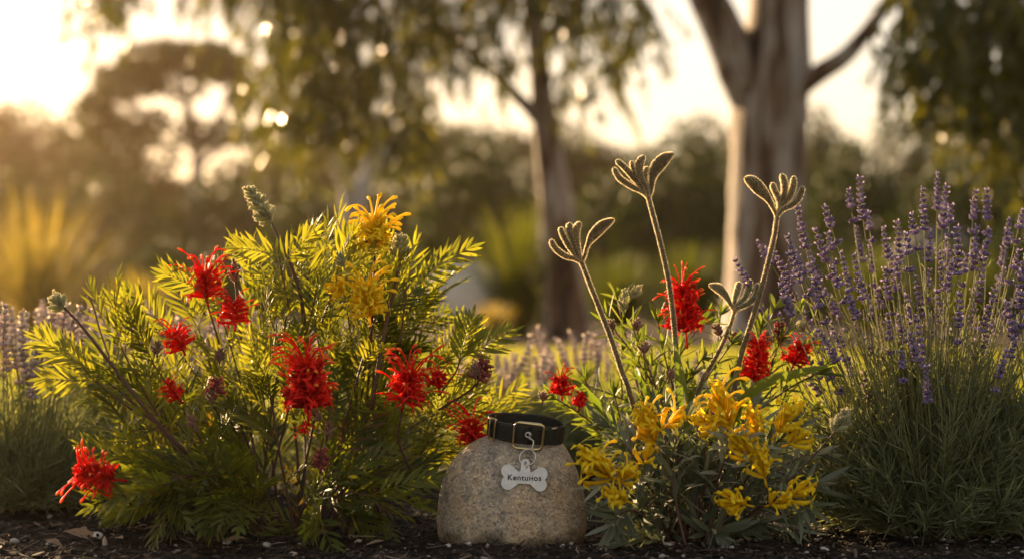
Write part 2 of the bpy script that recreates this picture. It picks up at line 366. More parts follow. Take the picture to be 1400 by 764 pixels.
sheet('ground', -150, 150, -40, 150, 60, 60, lambda p: np.full(len(p), -.03), M['ground'])
def soil_z(p):
    edge = np.clip((p[:, 1] - 4.25) / .2, 0, 1)
    return .008 * fbm(p, 3, 3, 6) + .006 * fbm(p, 5, 3, 28) + .0035 * fbm(p, 8, 3, 110) - .012 * edge
sheet('garden_soil', -1.7, 1.7, 1.6, 4.5, 480, 430, soil_z, M['soil'])
sheet('lawn', -7, 7, 4.3, 10.7, 60, 40, lambda p: .012 * fbm(p, 2, 2, 1.5) - .002, M['turf'])
sheet('tree_bed', -12, 12, 10.5, 17.5, 80, 40, lambda p: .03 + .05 * fbm(p, 12, 3, 1.2) - .07 * np.clip((10.75 - p[:, 1]) / .25, 0, 1), M['bed'])
def hill_z(p):
    y = np.clip((p[:, 1] - 38) / 45, 0, 1); s = y * y * (3 - 2 * y)
    a = np.arctan2(p[:, 0], p[:, 1])
    fade = np.clip((a + .42) / .16, 0, 1)
    return -.2 + s * (4.2 + .8 * fbm(p, 21, 3, .06)) * (.35 + .65 * fade)
sheet('hill', -90, 90, 36, 120, 90, 60, hill_z, M['hill'])

# lawn blades
N = 60000
gy = 4.45 + (10.6 - 4.45) * rng.random(N) ** .9; gx = (rng.random(N) * 2 - 1) * (.35 + .3 * gy)
gp = np.stack([gx, gy], 1)
base = np.column_stack([gp, .012 * fbm(gp, 2, 2, 1.5) - .004])
d = np.column_stack([rng.normal(0, .35, N), rng.normal(0, .35, N), np.ones(N)])
mb = MB(); leaves(mb, base, d, rng.normal(0, 1, (N, 3)), rng.uniform(.022, .045, N), .0035 + .0004 * gy, bend=rng.uniform(0, .5, N), fold=0, prof=PROF_SHORT, tone=np.clip(rng.normal(.5, .22, N), 0, 1))
tag(mb.build('lawn_grass', M['grass']), 'short sunlit yellow green lawn grass behind the flower bed', 'grass', kind='stuff')

# mulch crumbs on the soil
N = 16000
cyy = 2.55 + 1.35 * rng.random(N) ** 1.5; cx = (rng.random(N) * 2 - 1) * .3 * (cyy + .3)
cp = np.stack([cx, cyy], 1); cz = soil_z(cp)
mb = MB()
blobs(mb, np.column_stack([cp, cz + .001]), np.column_stack([rng.normal(0, 1, (N, 2)), rng.normal(0, .35, N)]), rng.gamma(2.2, .0032, N) + .002, rng.gamma(2.5, .0011, N) + .0012, tone=np.clip(rng.beta(1.3, 2.4, N), 0, 1), rows=((-1, .3), (-.4, 1), (.5, .8), (1, .2)))
k = 700; ii = rng.integers(0, N, k)
a0 = np.column_stack([cp[ii], cz[ii] + .003]); dr = nrm(np.column_stack([rng.normal(0, 1, (k, 2)), rng.normal(0, .25, k)]))
L = rng.uniform(.012, .045, k)[:, None]
tubes(mb, np.stack([a0, a0 + dr * L * .5 + rng.normal(0, .002, (k, 3)), a0 + dr * L], 1), np.array([.0008, .0009, .0004]), n=4, tone=rng.uniform(.3, 1, k))
k = 900; ii = rng.integers(0, N, k)
leaves(mb, np.column_stack([cp[ii], cz[ii] + .004]), np.column_stack([rng.normal(0, 1, (k, 2)), rng.normal(0, .22, k)]), np.column_stack([rng.normal(0, .3, (k, 2)), np.ones(k)]), rng.uniform(.008, .026, k), rng.uniform(.004, .010, k), bend=rng.normal(0, .15, k), fold=.15, prof=[(0, .7), (.3, 1), (.7, .85), (1, .5)], tone=rng.beta(2, 2.2, k))
tag(mb.build('mulch', M['chip']), 'dark crumbly mulch and bark bits covering the soil', 'mulch', kind='stuff')

# pale pebbles, each its own thing
def pebble_mesh(seed):
    g = np.random.default_rng(seed); mb = MB()
    n, K = 9, 7; th = np.arange(n) / n * 2 * math.pi
    rows = [np.column_stack([np.cos(th) * s, np.sin(th) * s, np.full(n, c)]) for c, s in [(math.cos(x), math.sin(x)) for x in np.linspace(.12, 3.02, K)]]
    v = np.concatenate(rows); v *= (1 + .22 * fbm(v, seed, 3, 1.6))[:, None]; v *= np.array([1, g.uniform(.55, .8), g.uniform(.4, .6)]) * .5
    i, j = np.meshgrid(np.arange(K - 1), np.arange(n), indexing='ij'); j2 = (j + 1) % n
    q = np.stack([i * n + j, (i + 1) * n + j, (i + 1) * n + j2, i * n + j2], -1).reshape(-1, 4)
    mb.add(v, quads=q, tone=g.uniform(.2, .9))
    top = mb.n; mb.add([v[:n].mean(0), v[-n:].mean(0)], tone=.5)
    jj = np.arange(n); mb.t.append((np.concatenate([np.stack([np.full(n, top), jj, (jj + 1) % n], -1), np.stack([np.full(n, top + 1), (K - 1) * n + (jj + 1) % n, (K - 1) * n + jj], -1)]), np.zeros(2 * n, int)))
    return mb
peb = []
for s in range(8):
    o = pebble_mesh(100 + s).build('pebble', M['pebble']); peb.append(o)
spots = [(20, 742, 16), (133, 737, 20), (66, 741, 10), (75, 739, 12), (108, 754, 9), (240, 748, 10), (312, 747, 11), (365, 751, 15), (490, 746, 11), (612, 748, 12), (640, 752, 10), (862, 741, 10), (877, 739, 9), (952, 740, 10), (915, 748, 17), (1128, 752, 16), (1112, 725, 14), (1130, 728, 13), (770, 749, 14), (782, 747, 11), (1000, 751, 9), (905, 757, 10)]
while len(spots) < 150:
    y = random.uniform(700, 764); spots.append((random.uniform(-20, 1420), y, random.choice([4, 5, 5, 6, 6, 7, 8])))
for k, (px, py, w) in enumerate(spots):
    o = peb[k] if k < 8 else peb[k % 8].copy()
    if k >= 8: COL.objects.link(o)
    Y = H * F / (py - 382); x = (px - 700) / F * Y
    z = soil_z(np.array([[x, Y]]))[0]; s = w / F * Y
    o.location = (x, Y, z + s * .12); o.scale = (s, s, s); o.rotation_euler = (random.uniform(-.3, .3), random.uniform(-.3, .3), random.uniform(0, 6.28))
    tag(o, 'small pale pebble lying on the dark mulch', 'pebble', 'pebbles scattered on the soil')

def fallen_leaf(px, py, L, W, ang, label, tone, up=.15):
    Y = H * F / (py - 382); x = (px - 700) / F * Y; z = soil_z(np.array([[x, Y]]))[0]
    mb = MB(); d = np.array([[math.cos(ang), math.sin(ang) * .5, up]])
    leaves(mb, np.zeros((1, 3)), d, np.array([[0, -.5, 1.]]), L, W, bend=.2, fold=.35, tone=tone, prof=[(0, .08), (.08, .3), (.25, .8), (.45, 1), (.65, .85), (.85, .45), (1, .03)])
    o = mb.build('fallen_leaf', M['dry_leaf']); o.location = (x, Y, z + .012); return tag(o, label, 'leaf')
fallen_leaf(88, 738, .062, .022, -.15, 'dry tan leaf lying flat on the mulch at the lower left', .9, -.12)
fallen_leaf(1168, 728, .055, .024, 2.7, 'curled rusty brown leaf under the grey-leaved shrub beside the lavender', .35, .35)
fallen_leaf(1090, 708, .05, .02, -.3, 'brown dead leaf in the shade below the yellow flowers', .1, .1)

for k in range(16):
    px, py = random.uniform(10, 1390), random.uniform(712, 756)
    if 580 < px < 820: continue
    fallen_leaf(px, py, random.uniform(.022, .045), random.uniform(.007, .012), random.uniform(0, 6.28), 'small dry fallen leaf among the mulch bits', random.random(), random.uniform(-.1, .25))['group'] = 'small dry leaves on the soil'

# ------------------------------------------------------------------ trees
def px_path(pts, Y, k, y_off=0.):
    """trunk course: (px, py, width px, dY)"""
    rows = [(*P(a, b, Y + (e[0] if e else 0)), w / 2 / F * Y) for a, b, w, *e in pts]
    s = smooth_path(rows, k); return s[:, :3], s[:, 3]

def bark_tube(mb, path, rad, n=20, seed=1, knob=.06):
    """trunk or limb with an uneven outline"""
    sub = MB(); tubes(sub, path, rad, n=n, cap=False)
    V = sub.v[0].copy(); c = np.repeat(path, n, 0)
    V = c + (V - c) * (1 + knob * fbm(V * np.array([1, 1, .35]), seed, 4, 6.))[:, None]
    mb.add(V, quads=sub.q[0][0])

def hanging_leaves(mb, starts, droop, nl, Lr, W, spread=.35, tone=.5):
    """drooping gum twigs with leaves hanging off them"""
    n = len(starts)
    lean = rng.normal(0, spread, (n, 2))
    twl = droop * rng.uniform(.5, 1.3, n)
    t = np.linspace(0, 1, 6)[None, :, None]
    dirh = np.column_stack([lean, np.zeros(n)])[:, None]
    path = starts[:, None] + twl[:, None, None] * (dirh * t + np.array([0, 0, -1.]) * t ** 1.6)
    tubes(mb, path, np.array([.006, .005, .004, .004, .003, .002]) * (1 if W > .012 else .5), n=3, tone=.1, mat=1, cap=False)
    for k in range(nl):
        u = rng.uniform(.1, 1, n)
        i = np.minimum((u * 5).astype(int), 4); f = (u * 5 - i)[:, None]
        p = path[np.arange(n), i] * (1 - f) + path[np.arange(n), i + 1] * f
        d = np.column_stack([rng.normal(0, .45, (n, 2)), -np.abs(rng.normal(1, .3, n))])
        leaves(mb, p, d, rng.normal(0, 1, (n, 3)), rng.uniform(*Lr, n), W * rng.uniform(.7, 1.2, n), bend=rng.normal(0, .15, n), fold=0, prof=PROF_SHORT, tone=np.clip(rng.normal(tone, .22, n), 0, 1))

def clump_points(clumps, Y, depth):
    out = []
    for cx, cy_, rx, ry, n, *dy in clumps:
        a = rng.uniform(0, 2 * math.pi, n); r = np.sqrt(rng.random(n))
        for x, y in zip(cx + rx * r * np.cos(a), cy_ + ry * r * np.sin(a)):
            yy = Y + (dy[0] if dy else 0) + rng.uniform(-depth, depth)
            out.append(P(x, y, yy))
    return np.array(out)

# the slim gum left of centre
Yt = 12.5
g1 = thing('gum_tree', P(775, 468, Yt), 'slim leaning gum tree with weeping foliage left of the big trunk', 'tree')
mb = MB(); p, r = px_path([(780, 478, 74), (777, 455, 66), (770, 380, 55), (760, 270, 46), (745, 170, 36), (737, 90, 29), (728, 0, 25), (715, -120, 22), (690, -260, 16), (670, -380, 8)], Yt, 40); bark_tube(mb, p, r, 18, 31)
mb.build('trunk', M['bark_grey'], g1)
for j, pts in enumerate([
    [(745, 175, 22), (715, 140, 17), (672, 98, 15), (632, 62, 13), (590, 28, 12, -.1), (545, -8, 10, -.2), (460, -60, 8, -.4), (380, -80, 5, -.5)],
    [(735, 60, 18), (790, 10, 13, .2), (850, -60, 10, .3), (900, -90, 6, .4)],
    [(722, -60, 18), (600, -150, 14, .3), (420, -190, 11, .5), (230, -180, 8, .4), (120, -120, 4, .3)],
    [(715, -120, 16), (780, -200, 12, -.5), (860, -230, 6, -.8)]]):
    mb = MB(); p, r = px_path(pts, Yt, 24); bark_tube(mb, p, r, 10, 40 + j); mb.build('branch', M['bark_grey'], g1)
mb = MB()
cl = [(430, 20, 95, 75, 60), (400, 110, 60, 55, 28), (480, 120, 70, 55, 34), (395, 165, 28, 22, 9), (560, 40, 60, 45, 14), (575, 140, 30, 45, 14), (620, 10, 60, 30, 16), (560, 180, 16, 22, 5),
      (500, -60, 200, 60, 90), (690, -30, 60, 40, 22), (770, 10, 45, 40, 18), (790, 90, 22, 35, 9), (700, 60, 30, 30, 6), (840, 0, 45, 45, 24), (835, 70, 20, 30, 7), (868, 20, 18, 30, 6), (655, 60, 40, 26, 6),
      (780, -90, 120, 60, 60), (310, -40, 60, 30, 14), (140, -55, 70, 20, 20), (140, -14, 22, 12, 5), (95, -20, 14, 10, 2), (600, -200, 260, 90, 130), (330, -160, 160, 60, 50)]
cl = [(a, b, c, d, int(n * (1.9 if a < 600 else 1.35)), *e) for a, b, c, d, n, *e in cl]
hanging_leaves(mb, clump_points(cl, Yt, .75), .36, 20, (.07, .13), .019)
mb.build('crown', [M['gum_leaf'], M['bark_dark']], g1)

# the thick gum right of centre
Yg = 12.0
g2 = thing('gum_tree', P(1048, 470, Yg), 'thick forked gum tree trunk with streaked bark behind the lavender', 'tree')
mb = MB(); p, r = px_path([(1040, 485, 150), (1042, 455, 126), (1045, 400, 112), (1048, 300, 106), (1050, 220, 101), (1052, 150, 104), (1058, 90, 98), (1063, 30, 82), (1066, -30, 76), (1075, -140, 62), (1100, -280, 40), (1110, -420, 16)], Yg, 48); bark_tube(mb, p, r, 30, 51, .09)
mb.build('trunk', M['bark_grey'], g2)
for j, pts in enumerate([
    [(1040, 170, 46), (1018, 112, 62, -.05), (992, 50, 56, -.1), (964, -10, 50, -.15), (930, -90, 40, -.3), (880, -200, 26, -.5), (840, -300, 10, -.6)],
    [(1068, 190, 26), (1088, 130, 30, -.12), (1118, 102, 27, -.2), (1152, 80, 24, -.25), (1182, 48, 21, -.3), (1212, 4, 19, -.35), (1245, -60, 17, -.4), (1300, -150, 9, -.5)]]):
    mb = MB(); p, r = px_path(pts, Yg, 30); bark_tube(mb, p, r, 16, 60 + j, .07); mb.build('branch', M['bark_grey'], g2)
mb = MB(); hanging_leaves(mb, clump_points([(1000, -200, 200, 60, 60), (1120, -260, 160, 70, 60), (880, -230, 90, 50, 30)], Yg, .8), .36, 16, (.07, .13), .019)
mb.build('crown', [M['gum_leaf'], M['bark_dark']], g2)

# weeping tree at the right edge, its trunk outside the frame
Yr = 10.2
g3 = thing('weeping_tree', P(1560, 480, Yr), 'dark weeping tree whose hanging foliage fills the upper right corner', 'tree')
mb = MB(); p, r = px_path([(1560, 490, 130), (1558, 400, 100), (1550, 200, 86), (1540, 0, 66), (1530, -180, 40), (1520, -330, 14)], Yr, 30); bark_tube(mb, p, r, 18, 71); mb.build('trunk', M['bark_grey'], g3)
for j, pts in enumerate([[(1545, 90, 34), (1450, 0, 22, -.1), (1330, -60, 14, .1), (1230, -70, 7, .1)], [(1548, 150, 30), (1480, 60, 20, .3), (1400, 20, 12, .4), (1330, 10, 6, .5)]]):
    mb = MB(); p, r = px_path(pts, Yr, 20); bark_tube(mb, p, r, 10, 75 + j); mb.build('branch', M['bark_grey'], g3)
mb = MB()
cl = [(1300, -30, 100, 50, 60), (1370, 20, 70, 60, 70), (1290, 30, 60, 40, 34), (1235, 20, 22, 40, 8), (1228, 90, 18, 35, 5), (1270, 90, 40, 40, 22), (1345, 100, 60, 50, 40), (1395, 130, 40, 60, 34), (1300, 140, 30, 24, 8), (1380, 190, 34, 26, 10), (1430, 0, 60, 200, 70), (1330, -120, 150, 60, 70), (1500, -60, 90, 130, 50)]
hanging_leaves(mb, clump_points(cl, Yr, .8), .30, 28, (.06, .11), .021, tone=.58)
mb.build('crown', [M['gum_leaf'], M['bark_dark']], g3)

# background trees and shrubs
def crown_mesh(seed, n, lobes, size=.05, flat=1.0):
    """unit crown (about 1 wide, 1 high): many leaf clumps in several lobes"""
    g = np.random.default_rng(seed); mb = MB(); pts = []; nr = []
    for k in range(lobes):
        c = np.array([g.uniform(-.36, .36), g.uniform(-.36, .36), g.uniform(.3, .78)]); rr = g.uniform(.13, .24)
        m = n // lobes; u = nrm(g.normal(0, 1, (m, 3))); rad = rr * g.uniform(.35, 1.05, m) ** .6
        pts.append(c + u * rad[:, None] * np.array([1.15, 1.15, .8 * flat])); nr.append(u)
    p = np.concatenate(pts); u = np.concatenate(nr); keep = fbm(p, seed + 1, 2, 16) > -.42; p = p[keep]; u = u[keep]; m = len(p)
    leaves(mb, p, nrm(g.normal(0, 1, (m, 3)) + u * .5), g.normal(0, 1, (m, 3)), size * g.uniform(.6, 1.3, m), size * .45, fold=0, prof=PROF_SHORT, tone=np.clip(g.normal(.5, .25, m), 0, 1))
    return mb
def bush_mesh(seed, n, size=.045):
    """unit rounded shrub"""
    g = np.random.default_rng(seed); mb = MB(); u = nrm(g.normal(0, 1, (n, 3))); u[:, 2] = np.abs(u[:, 2])
    rad = .5 * g.uniform(.25, 1, n) ** .35 * (1 + .13 * fbm(u, seed, 3, 3))
    p = u * rad[:, None] * np.array([1, 1, 1.9])
    leaves(mb, p, nrm(g.normal(0, 1, (n, 3)) * .8 + u), g.normal(0, 1, (n, 3)), size * g.uniform(.6, 1.3, n), size * .5, fold=0, prof=PROF_SHORT, tone=np.clip(g.normal(.5, .25, n), 0, 1))
    return mb

def unit_trunk(seed, top=.75, r=.035):
    g = np.random.default_rng(seed); mb = MB()
    path = smooth_path([(0, 0, -.02, r * 1.3), (.02, 0, .2, r), (g.uniform(-.05, .05), 0, .45, r * .8), (g.uniform(-.05, .05), .02, top, r * .4)], 12)
    tubes(mb, path[:, :3], path[:, 3], n=8)
    for k in range(5):
        b = path[5 + k]; a = g.uniform(0, 6.28); e = np.array([.3 * math.cos(a), .3 * math.sin(a), g.uniform(.12, .3)])
        tubes(mb, bez(b[:3], b[:3] + e * .5 + np.array([0, 0, .03]), b[:3] + e, 7), np.linspace(r * .5, r * .12, 7), n=5)
    return mb
protos = []
for s in range(3):
    t = bpy.data.objects.new('background_tree', None); COL.objects.link(t)
    unit_trunk(200 + s).build('trunk', M['bark_pale' if s == 1 else 'bark_dark'], t); crown_mesh(210 + s, 5200, 9 + s).build('crown', M['far_leaf'], t)
    protos.append(t)
used = set()
def far_tree(v, px, top, w, Y, label, base_py=None):
    t = protos[v] if v not in used else copy_tree(protos[v]); used.add(v)
    z0 = hill_z(np.array([[(px - 700) / F * Y, Y]]))[0] if Y > 38 else -.03
    tz = H - (top - 382) / F * Y
    wid = w / F * Y
    t.location = ((px - 700) / F * Y, Y, z0); t.scale = (wid / .9, wid / .9, (tz - z0) / .95); t.rotation_euler.z = random.uniform(0, 6.28)
    tag(t, label, 'tree', 'hazy trees on the far hillside')
for a in [(0, 20, 128, 190, 56, 'hazy golden tree on the hillside at the far left edge'),
          (1, 110, 146, 140, 60, 'low hazy tree between the left edge and the flat crowned tree'),
          (2, -60, 130, 200, 58, 'hazy tree at the left edge of the hillside skyline'),
          (2, 180, 170, 190, 50, 'brown hazy tree below the flat crowned tree, to its left'),
          (0, 360, 150, 170, 52, 'hazy tree right of the flat crowned tree behind weeping leaves'),
          (1, 450, 130, 190, 60, 'far tree behind the dense left part of the weeping crown'),
          (2, 550, 150, 180, 62, 'far tree behind the pale forked trunk'),
          (0, 655, 158, 150, 58, 'far tree on the skyline left of the slim gum'),
          (1, 800, 168, 150, 60, 'far tree on the skyline just right of the slim gum'),
          (2, 730, 160, 120, 66, 'far tree hidden partly by the slim gum trunk'),
          (0, 880, 195, 110, 66, 'low far tree in the dip of the skyline'),
          (1, 955, 132, 130, 42, 'open crowned tree just left of the thick gum trunk'),
          (2, 1150, 138, 150, 42, 'open crowned tree just right of the thick gum trunk'),
          (0, 1250, 150, 160, 50, 'far tree below the hanging foliage at the right'),
          (1, 1370, 140, 180, 52, 'far tree at the right edge behind hanging foliage'),
          (2, 1060, 150, 150, 56, 'far tree behind the thick gum trunk')]:
    far_tree(*a)

# flat crowned tree at the left
Yf = 44
ft = thing('flat_crowned_tree', (P(268, 382, Yf)[0], Yf, hill_z(np.array([[P(268, 382, Yf)[0], Yf]]))[0]), 'tall flat crowned tree with sky gaps in its hazy crown at left', 'tree')
mb = MB(); p, r = px_path([(266, 400, 26), (267, 300, 22), (270, 220, 18), (262, 160, 14), (240, 110, 8)], Yf, 20); bark_tube(mb, p, r, 12, 91)
mb.build('trunk', M['bark_pale'], ft)
for pts in [[(270, 215, 12), (300, 160, 9), (320, 110, 5)], [(268, 200, 11), (210, 160, 8), (150, 130, 5)], [(268, 230, 10), (320, 190, 7), (350, 175, 4)]]:
    mb = MB(); p, r = px_path(pts, Yf, 12); bark_tube(mb, p, r, 8, 92); mb.build('branch', M['bark_pale'], ft)
mb = MB(); pts = []
for cx, cyy_, rx, ry, n in [(245, 80, 85, 22, 1500), (180, 110, 55, 25, 900), (130, 150, 30, 26, 420), (290, 95, 50, 18, 620), (330, 130, 22, 25, 260), (200, 165, 70, 14, 260), (300, 185, 60, 22, 420), (160, 190, 55, 24, 520), (255, 130, 30, 12, 90)]:
    a = rng.uniform(0, 6.28, n); q = np.sqrt(rng.random(n))
    for x, y in zip(cx + rx * q * np.cos(a), cyy_ + ry * q * np.sin(a)): pts.append(P(x, y, Yf + rng.uniform(-1.2, 1.2)))
pts = np.array(pts); m = len(pts)
leaves(mb, pts, rng.normal(0, 1, (m, 3)), rng.normal(0, 1, (m, 3)), rng.uniform(.12, .3, m), .11, fold=0, prof=PROF_SHORT, tone=np.clip(rng.normal(.5, .25, m), 0, 1))
mb.build('crown', M['far_leaf'], ft)

# pale forked trunk behind the weeping leaves
Yp = 22
pt = thing('pale_gum', P(484, 425, Yp), 'pale grey forked gum trunk seen blurred behind the weeping leaves', 'tree')
mb = MB(); p, r = px_path([(486, 425, 36), (484, 360, 33), (483, 290, 30), (478, 262, 26), (462, 225, 18), (445, 170, 12), (440, 90, 6)], Yp, 24); bark_tube(mb, p, r, 12, 95); mb.build('trunk', M['bark_pale'], pt)
mb = MB(); p, r = px_path([(482, 290, 22), (498, 250, 24), (518, 205, 22), (532, 160, 17), (545, 90, 12), (560, 0, 6)], Yp, 20); bark_tube(mb, p, r, 12, 96); mb.build('branch', M['bark_pale'], pt)
mb = MB(); hanging_leaves(mb, clump_points([(490, 60, 110, 60, 70), (430, 30, 60, 50, 40), (560, 10, 60, 60, 40)], Yp, 1.4), .6, 16, (.1, .18), .035); mb.build('crown', [M['far_leaf'], M['bark_dark']], pt)

bush_protos = []
for s in range(3):
    t = bpy.data.objects.new('rounded_shrub', None); COL.objects.link(t)
    bush_mesh(300 + s, 7000).build('foliage', M['bush_leaf'], t)
    mb = MB()
    for k in range(6):
        a = random.uniform(0, 6.28); tubes(mb, bez((0, 0, -.02), (.08 * math.cos(a), .08 * math.sin(a), .3), (.25 * math.cos(a), .25 * math.sin(a), .7), 7), np.linspace(.02, .006, 7), n=5)
    mb.build('stem', M['bark_dark'], t); bush_protos.append(t)
bused = set()
def bush(v, px, top, w, Y, label):
    t = bush_protos[v] if v not in bused else copy_tree(bush_protos[v]); bused.add(v)
    tz = H - (top - 382) / F * Y; wid = w / F * Y
    t.location = ((px - 700) / F * Y, Y, -.05); t.scale = (wid, wid, (tz + .05) / .95); t.rotation_euler.z = random.uniform(0, 6.28)
    tag(t, label, 'shrub', 'blurred shrubs beyond the lawn')
for a in [(0, 650, 192, 200, 24, 'big dark rounded shrub left of the slim gum trunk'),
          (1, 930, 190, 210, 26, 'big dark green shrub left of the thick gum trunk'),
          (2, 830, 235, 150, 27, 'dark shrub between the two gum trunks'),
          (0, 1170, 205, 200, 22, 'dark shrub just right of the thick gum trunk'),
          (1, 1320, 215, 230, 20, 'dark shrub behind the tallest lavender at the right'),
          (2, 1440, 240, 200, 18, 'dark shrub cut by the right edge'),
          (1, 540, 240, 170, 26, 'dark shrub behind the yellow flowers'),
          (2, 420, 255, 190, 24, 'brownish shrub behind the tall bud stem'),
          (0, 300, 245, 210, 30, 'hazy brown shrub below the flat crowned tree'),
          (1, 150, 240, 240, 33, 'hazy golden brown shrub behind the tall grass at left'),
          (2, 0, 235, 240, 34, 'hazy golden shrub at the left edge'),
          (0, 230, 330, 180, 19, 'low hazy shrub right of the golden grass'),
          (1, 370, 345, 190, 18, 'low shrub behind the leafy top of the red flowered bush'),
          (2, 570, 395, 110, 15.5, 'low dark shrub beside the pale rounded boulder'),
          (0, 860, 350, 130, 17, 'low shrub right of the slim gum trunk'),
          (2, 960, 345, 120, 16, 'low shrub left of the foot of the thick gum'),
          (1, 1160, 330, 150, 16, 'low shrub right of the foot of the thick gum'),
          (0, 1290, 330, 180, 16.5, 'low shrub behind the middle of the lavender bush'),
          (2, 735, 385, 70, 14.3, 'small dark shrub close behind the slim gum trunk'),
          (1, 60, 330, 200, 22, 'hazy shrub right behind the golden tussock')]:
    bush(*a)

def tussock(px, base_py, top, w, n, label, seed, tone=.5, lean=0., wide=.009):
    mat = 'tussock_green' if seed in (3, 5, 6, 7, 8) else 'tussock'
    Y = H * F / (base_py - 382); b = P(px, base_py, Y); hgt = (base_py - top) / F * Y; wd = w / F * Y * .5
    g = np.random.default_rng(seed); mb = MB()
    a = g.uniform(0, 6.28, n); out = np.abs(g.normal(0, .55, n)); L = hgt * g.uniform(.55, 1.15, n)
    d = np.column_stack([np.cos(a) * out * wd / hgt + lean, np.sin(a) * out * wd / hgt, np.ones(n)])
    st = b + np.column_stack([np.cos(a), np.sin(a), np.zeros(n)]) * (g.random(n) * .12 * wd)[:, None]
    up = np.array([0, 0, 1.]); nn = up - d * (d @ up)[:, None] / (d ** 2).sum(1, keepdims=True) + g.normal(0, .15, (n, 3))
    leaves(mb, st, d, nn, L, wide, bend=g.uniform(.1, .5, n), fold=0, prof=[(0, .7), (.3, 1), (.6, .8), (.85, .5), (1, .05)], tone=np.clip(g.normal(tone, .2, n), 0, 1))
    o = mb.build('grass_tussock', M[mat], origin=b); return tag(o, label, 'grass clump', 'ornamental grasses beyond the lawn')
tussock(52, 458, 262, 260, 480, 'tall golden backlit grass clump at the left edge', 1, .62)
tussock(190, 455, 372, 150, 500, 'low pale grass clump right of the tall golden one', 2, .55)
tussock(712, 464, 285, 150, 420, 'yellow green spiky grass clump left of the slim gum trunk', 3, .35)
tussock(676, 468, 412, 60, 200, 'small golden grass clump beside the pale boulder', 4, .75)
tussock(845, 455, 350, 150, 500, 'pale olive grass clump right of the slim gum trunk', 5, .2)
tussock(945, 455, 335, 130, 500, 'olive grass clump left of the thick gum trunk', 6, .15)
tussock(1190, 458, 335, 180, 600, 'yellowish grass clump behind the left of the lavender', 7, .2)
tussock(1330, 456, 345, 180, 500, 'yellowish grass clump behind the right of the lavender', 8, .2)

def boulder(px, py, w, h, Y, seed, label, name='pale_boulder', mat='pale_rock'):
    n, K = 28, 16; th = np.arange(n) / n * 2 * math.pi
    v = np.concatenate([np.column_stack([np.cos(th) * math.sin(x), np.sin(th) * math.sin(x), np.full(n, math.cos(x))]) for x in np.linspace(.03, 3.1, K)])
    v = v * (1 + .13 * fbm(v, seed, 3, 1.3))[:, None] * np.array([w / 2, w * .35, h / 2]) / F * Y
    i, j = np.meshgrid(np.arange(K - 1), np.arange(n), indexing='ij'); j2 = (j + 1) % n
    q = np.stack([i * n + j, (i + 1) * n + j, (i + 1) * n + j2, i * n + j2], -1).reshape(-1, 4)
    mb = MB(); c = P(px, py, Y); mb.add(v + c, quads=q); return tag(mb.build(name, M[mat], origin=c), label, 'boulder')
boulder(640, 402, 108, 84, 12.9, 5, 'whitish rounded boulder blurred between dark shrub and spiky grass')
boulder(1275, 375, 150, 130, 17.4, 9, 'broad grey boulder blurred behind the tall lavender spikes', mat='grey_rock')

# ------------------------------------------------------------------ stone
Ys = 2.90
PR = [(764, 640, 762), (754, 620, 780), (745, 607, 792), (735, 600, 798), (715, 596, 801), (690, 598, 800), (665, 602, 796), (645, 609, 790), (630, 618, 784), (615, 632, 777), (605, 645, 770), (598, 660, 762), (594, 676, 753), (592, 692, 742), (591, 708, 724)]
sp = smooth_path(PR, 60)
def stone_rings():
    n = 72; th = np.arange(n) / n * 2 * math.pi; V = []
    for py, a, b in sp:
        cx = (a + b) / 2; hw = max((b - a) / 2, .5) / F * Ys; hd = hw * .82
        z = H - (py - 382) / F * Ys; e = 2 / 2.25
        V.append(np.column_stack([(cx - 700) / F * Ys + hw * np.sign(np.sin(th)) * np.abs(np.sin(th)) ** e, Ys - hd * np.sign(np.cos(th)) * np.abs(np.cos(th)) ** e, np.full(n, z)]))
    return np.array(V), n
SV, n = stone_rings(); K = len(SV); V = SV.reshape(-1, 3)
cen = np.array([0, Ys, .07]); V = cen + (V - cen) * (1 + .018 * fbm(V, 4, 3, 22))[:, None]
i, j = np.meshgrid(np.arange(K - 1), np.arange(n), indexing='ij'); j2 = (j + 1) % n
q = np.stack([i * n + j, i * n + j2, (i + 1) * n + j2, (i + 1) * n + j], -1).reshape(-1, 4)
mb = MB(); mb.add(V, quads=q); top = V[-n:].mean(0); mb.add([top]); jj = np.arange(n)
mb.t.append((np.stack([(K - 1) * n + jj, (K - 1) * n + (jj + 1) % n, np.full(n, K * n)], -1), np.zeros(n, int)))
b0 = (P(699, 748, Ys)[0], Ys, 0.0)
tag(mb.build('stone', M['granite'], origin=b0), 'rounded speckled granite stone carrying the dog collar', 'stone')
def stone_front(x, z):
    d = (V[:, 0] - x) ** 2 + (V[:, 2] - z) ** 2 + np.where(V[:, 1] > Ys, 1, 0)
    ii = np.argsort(d)[:4]; return V[ii, 1].mean()

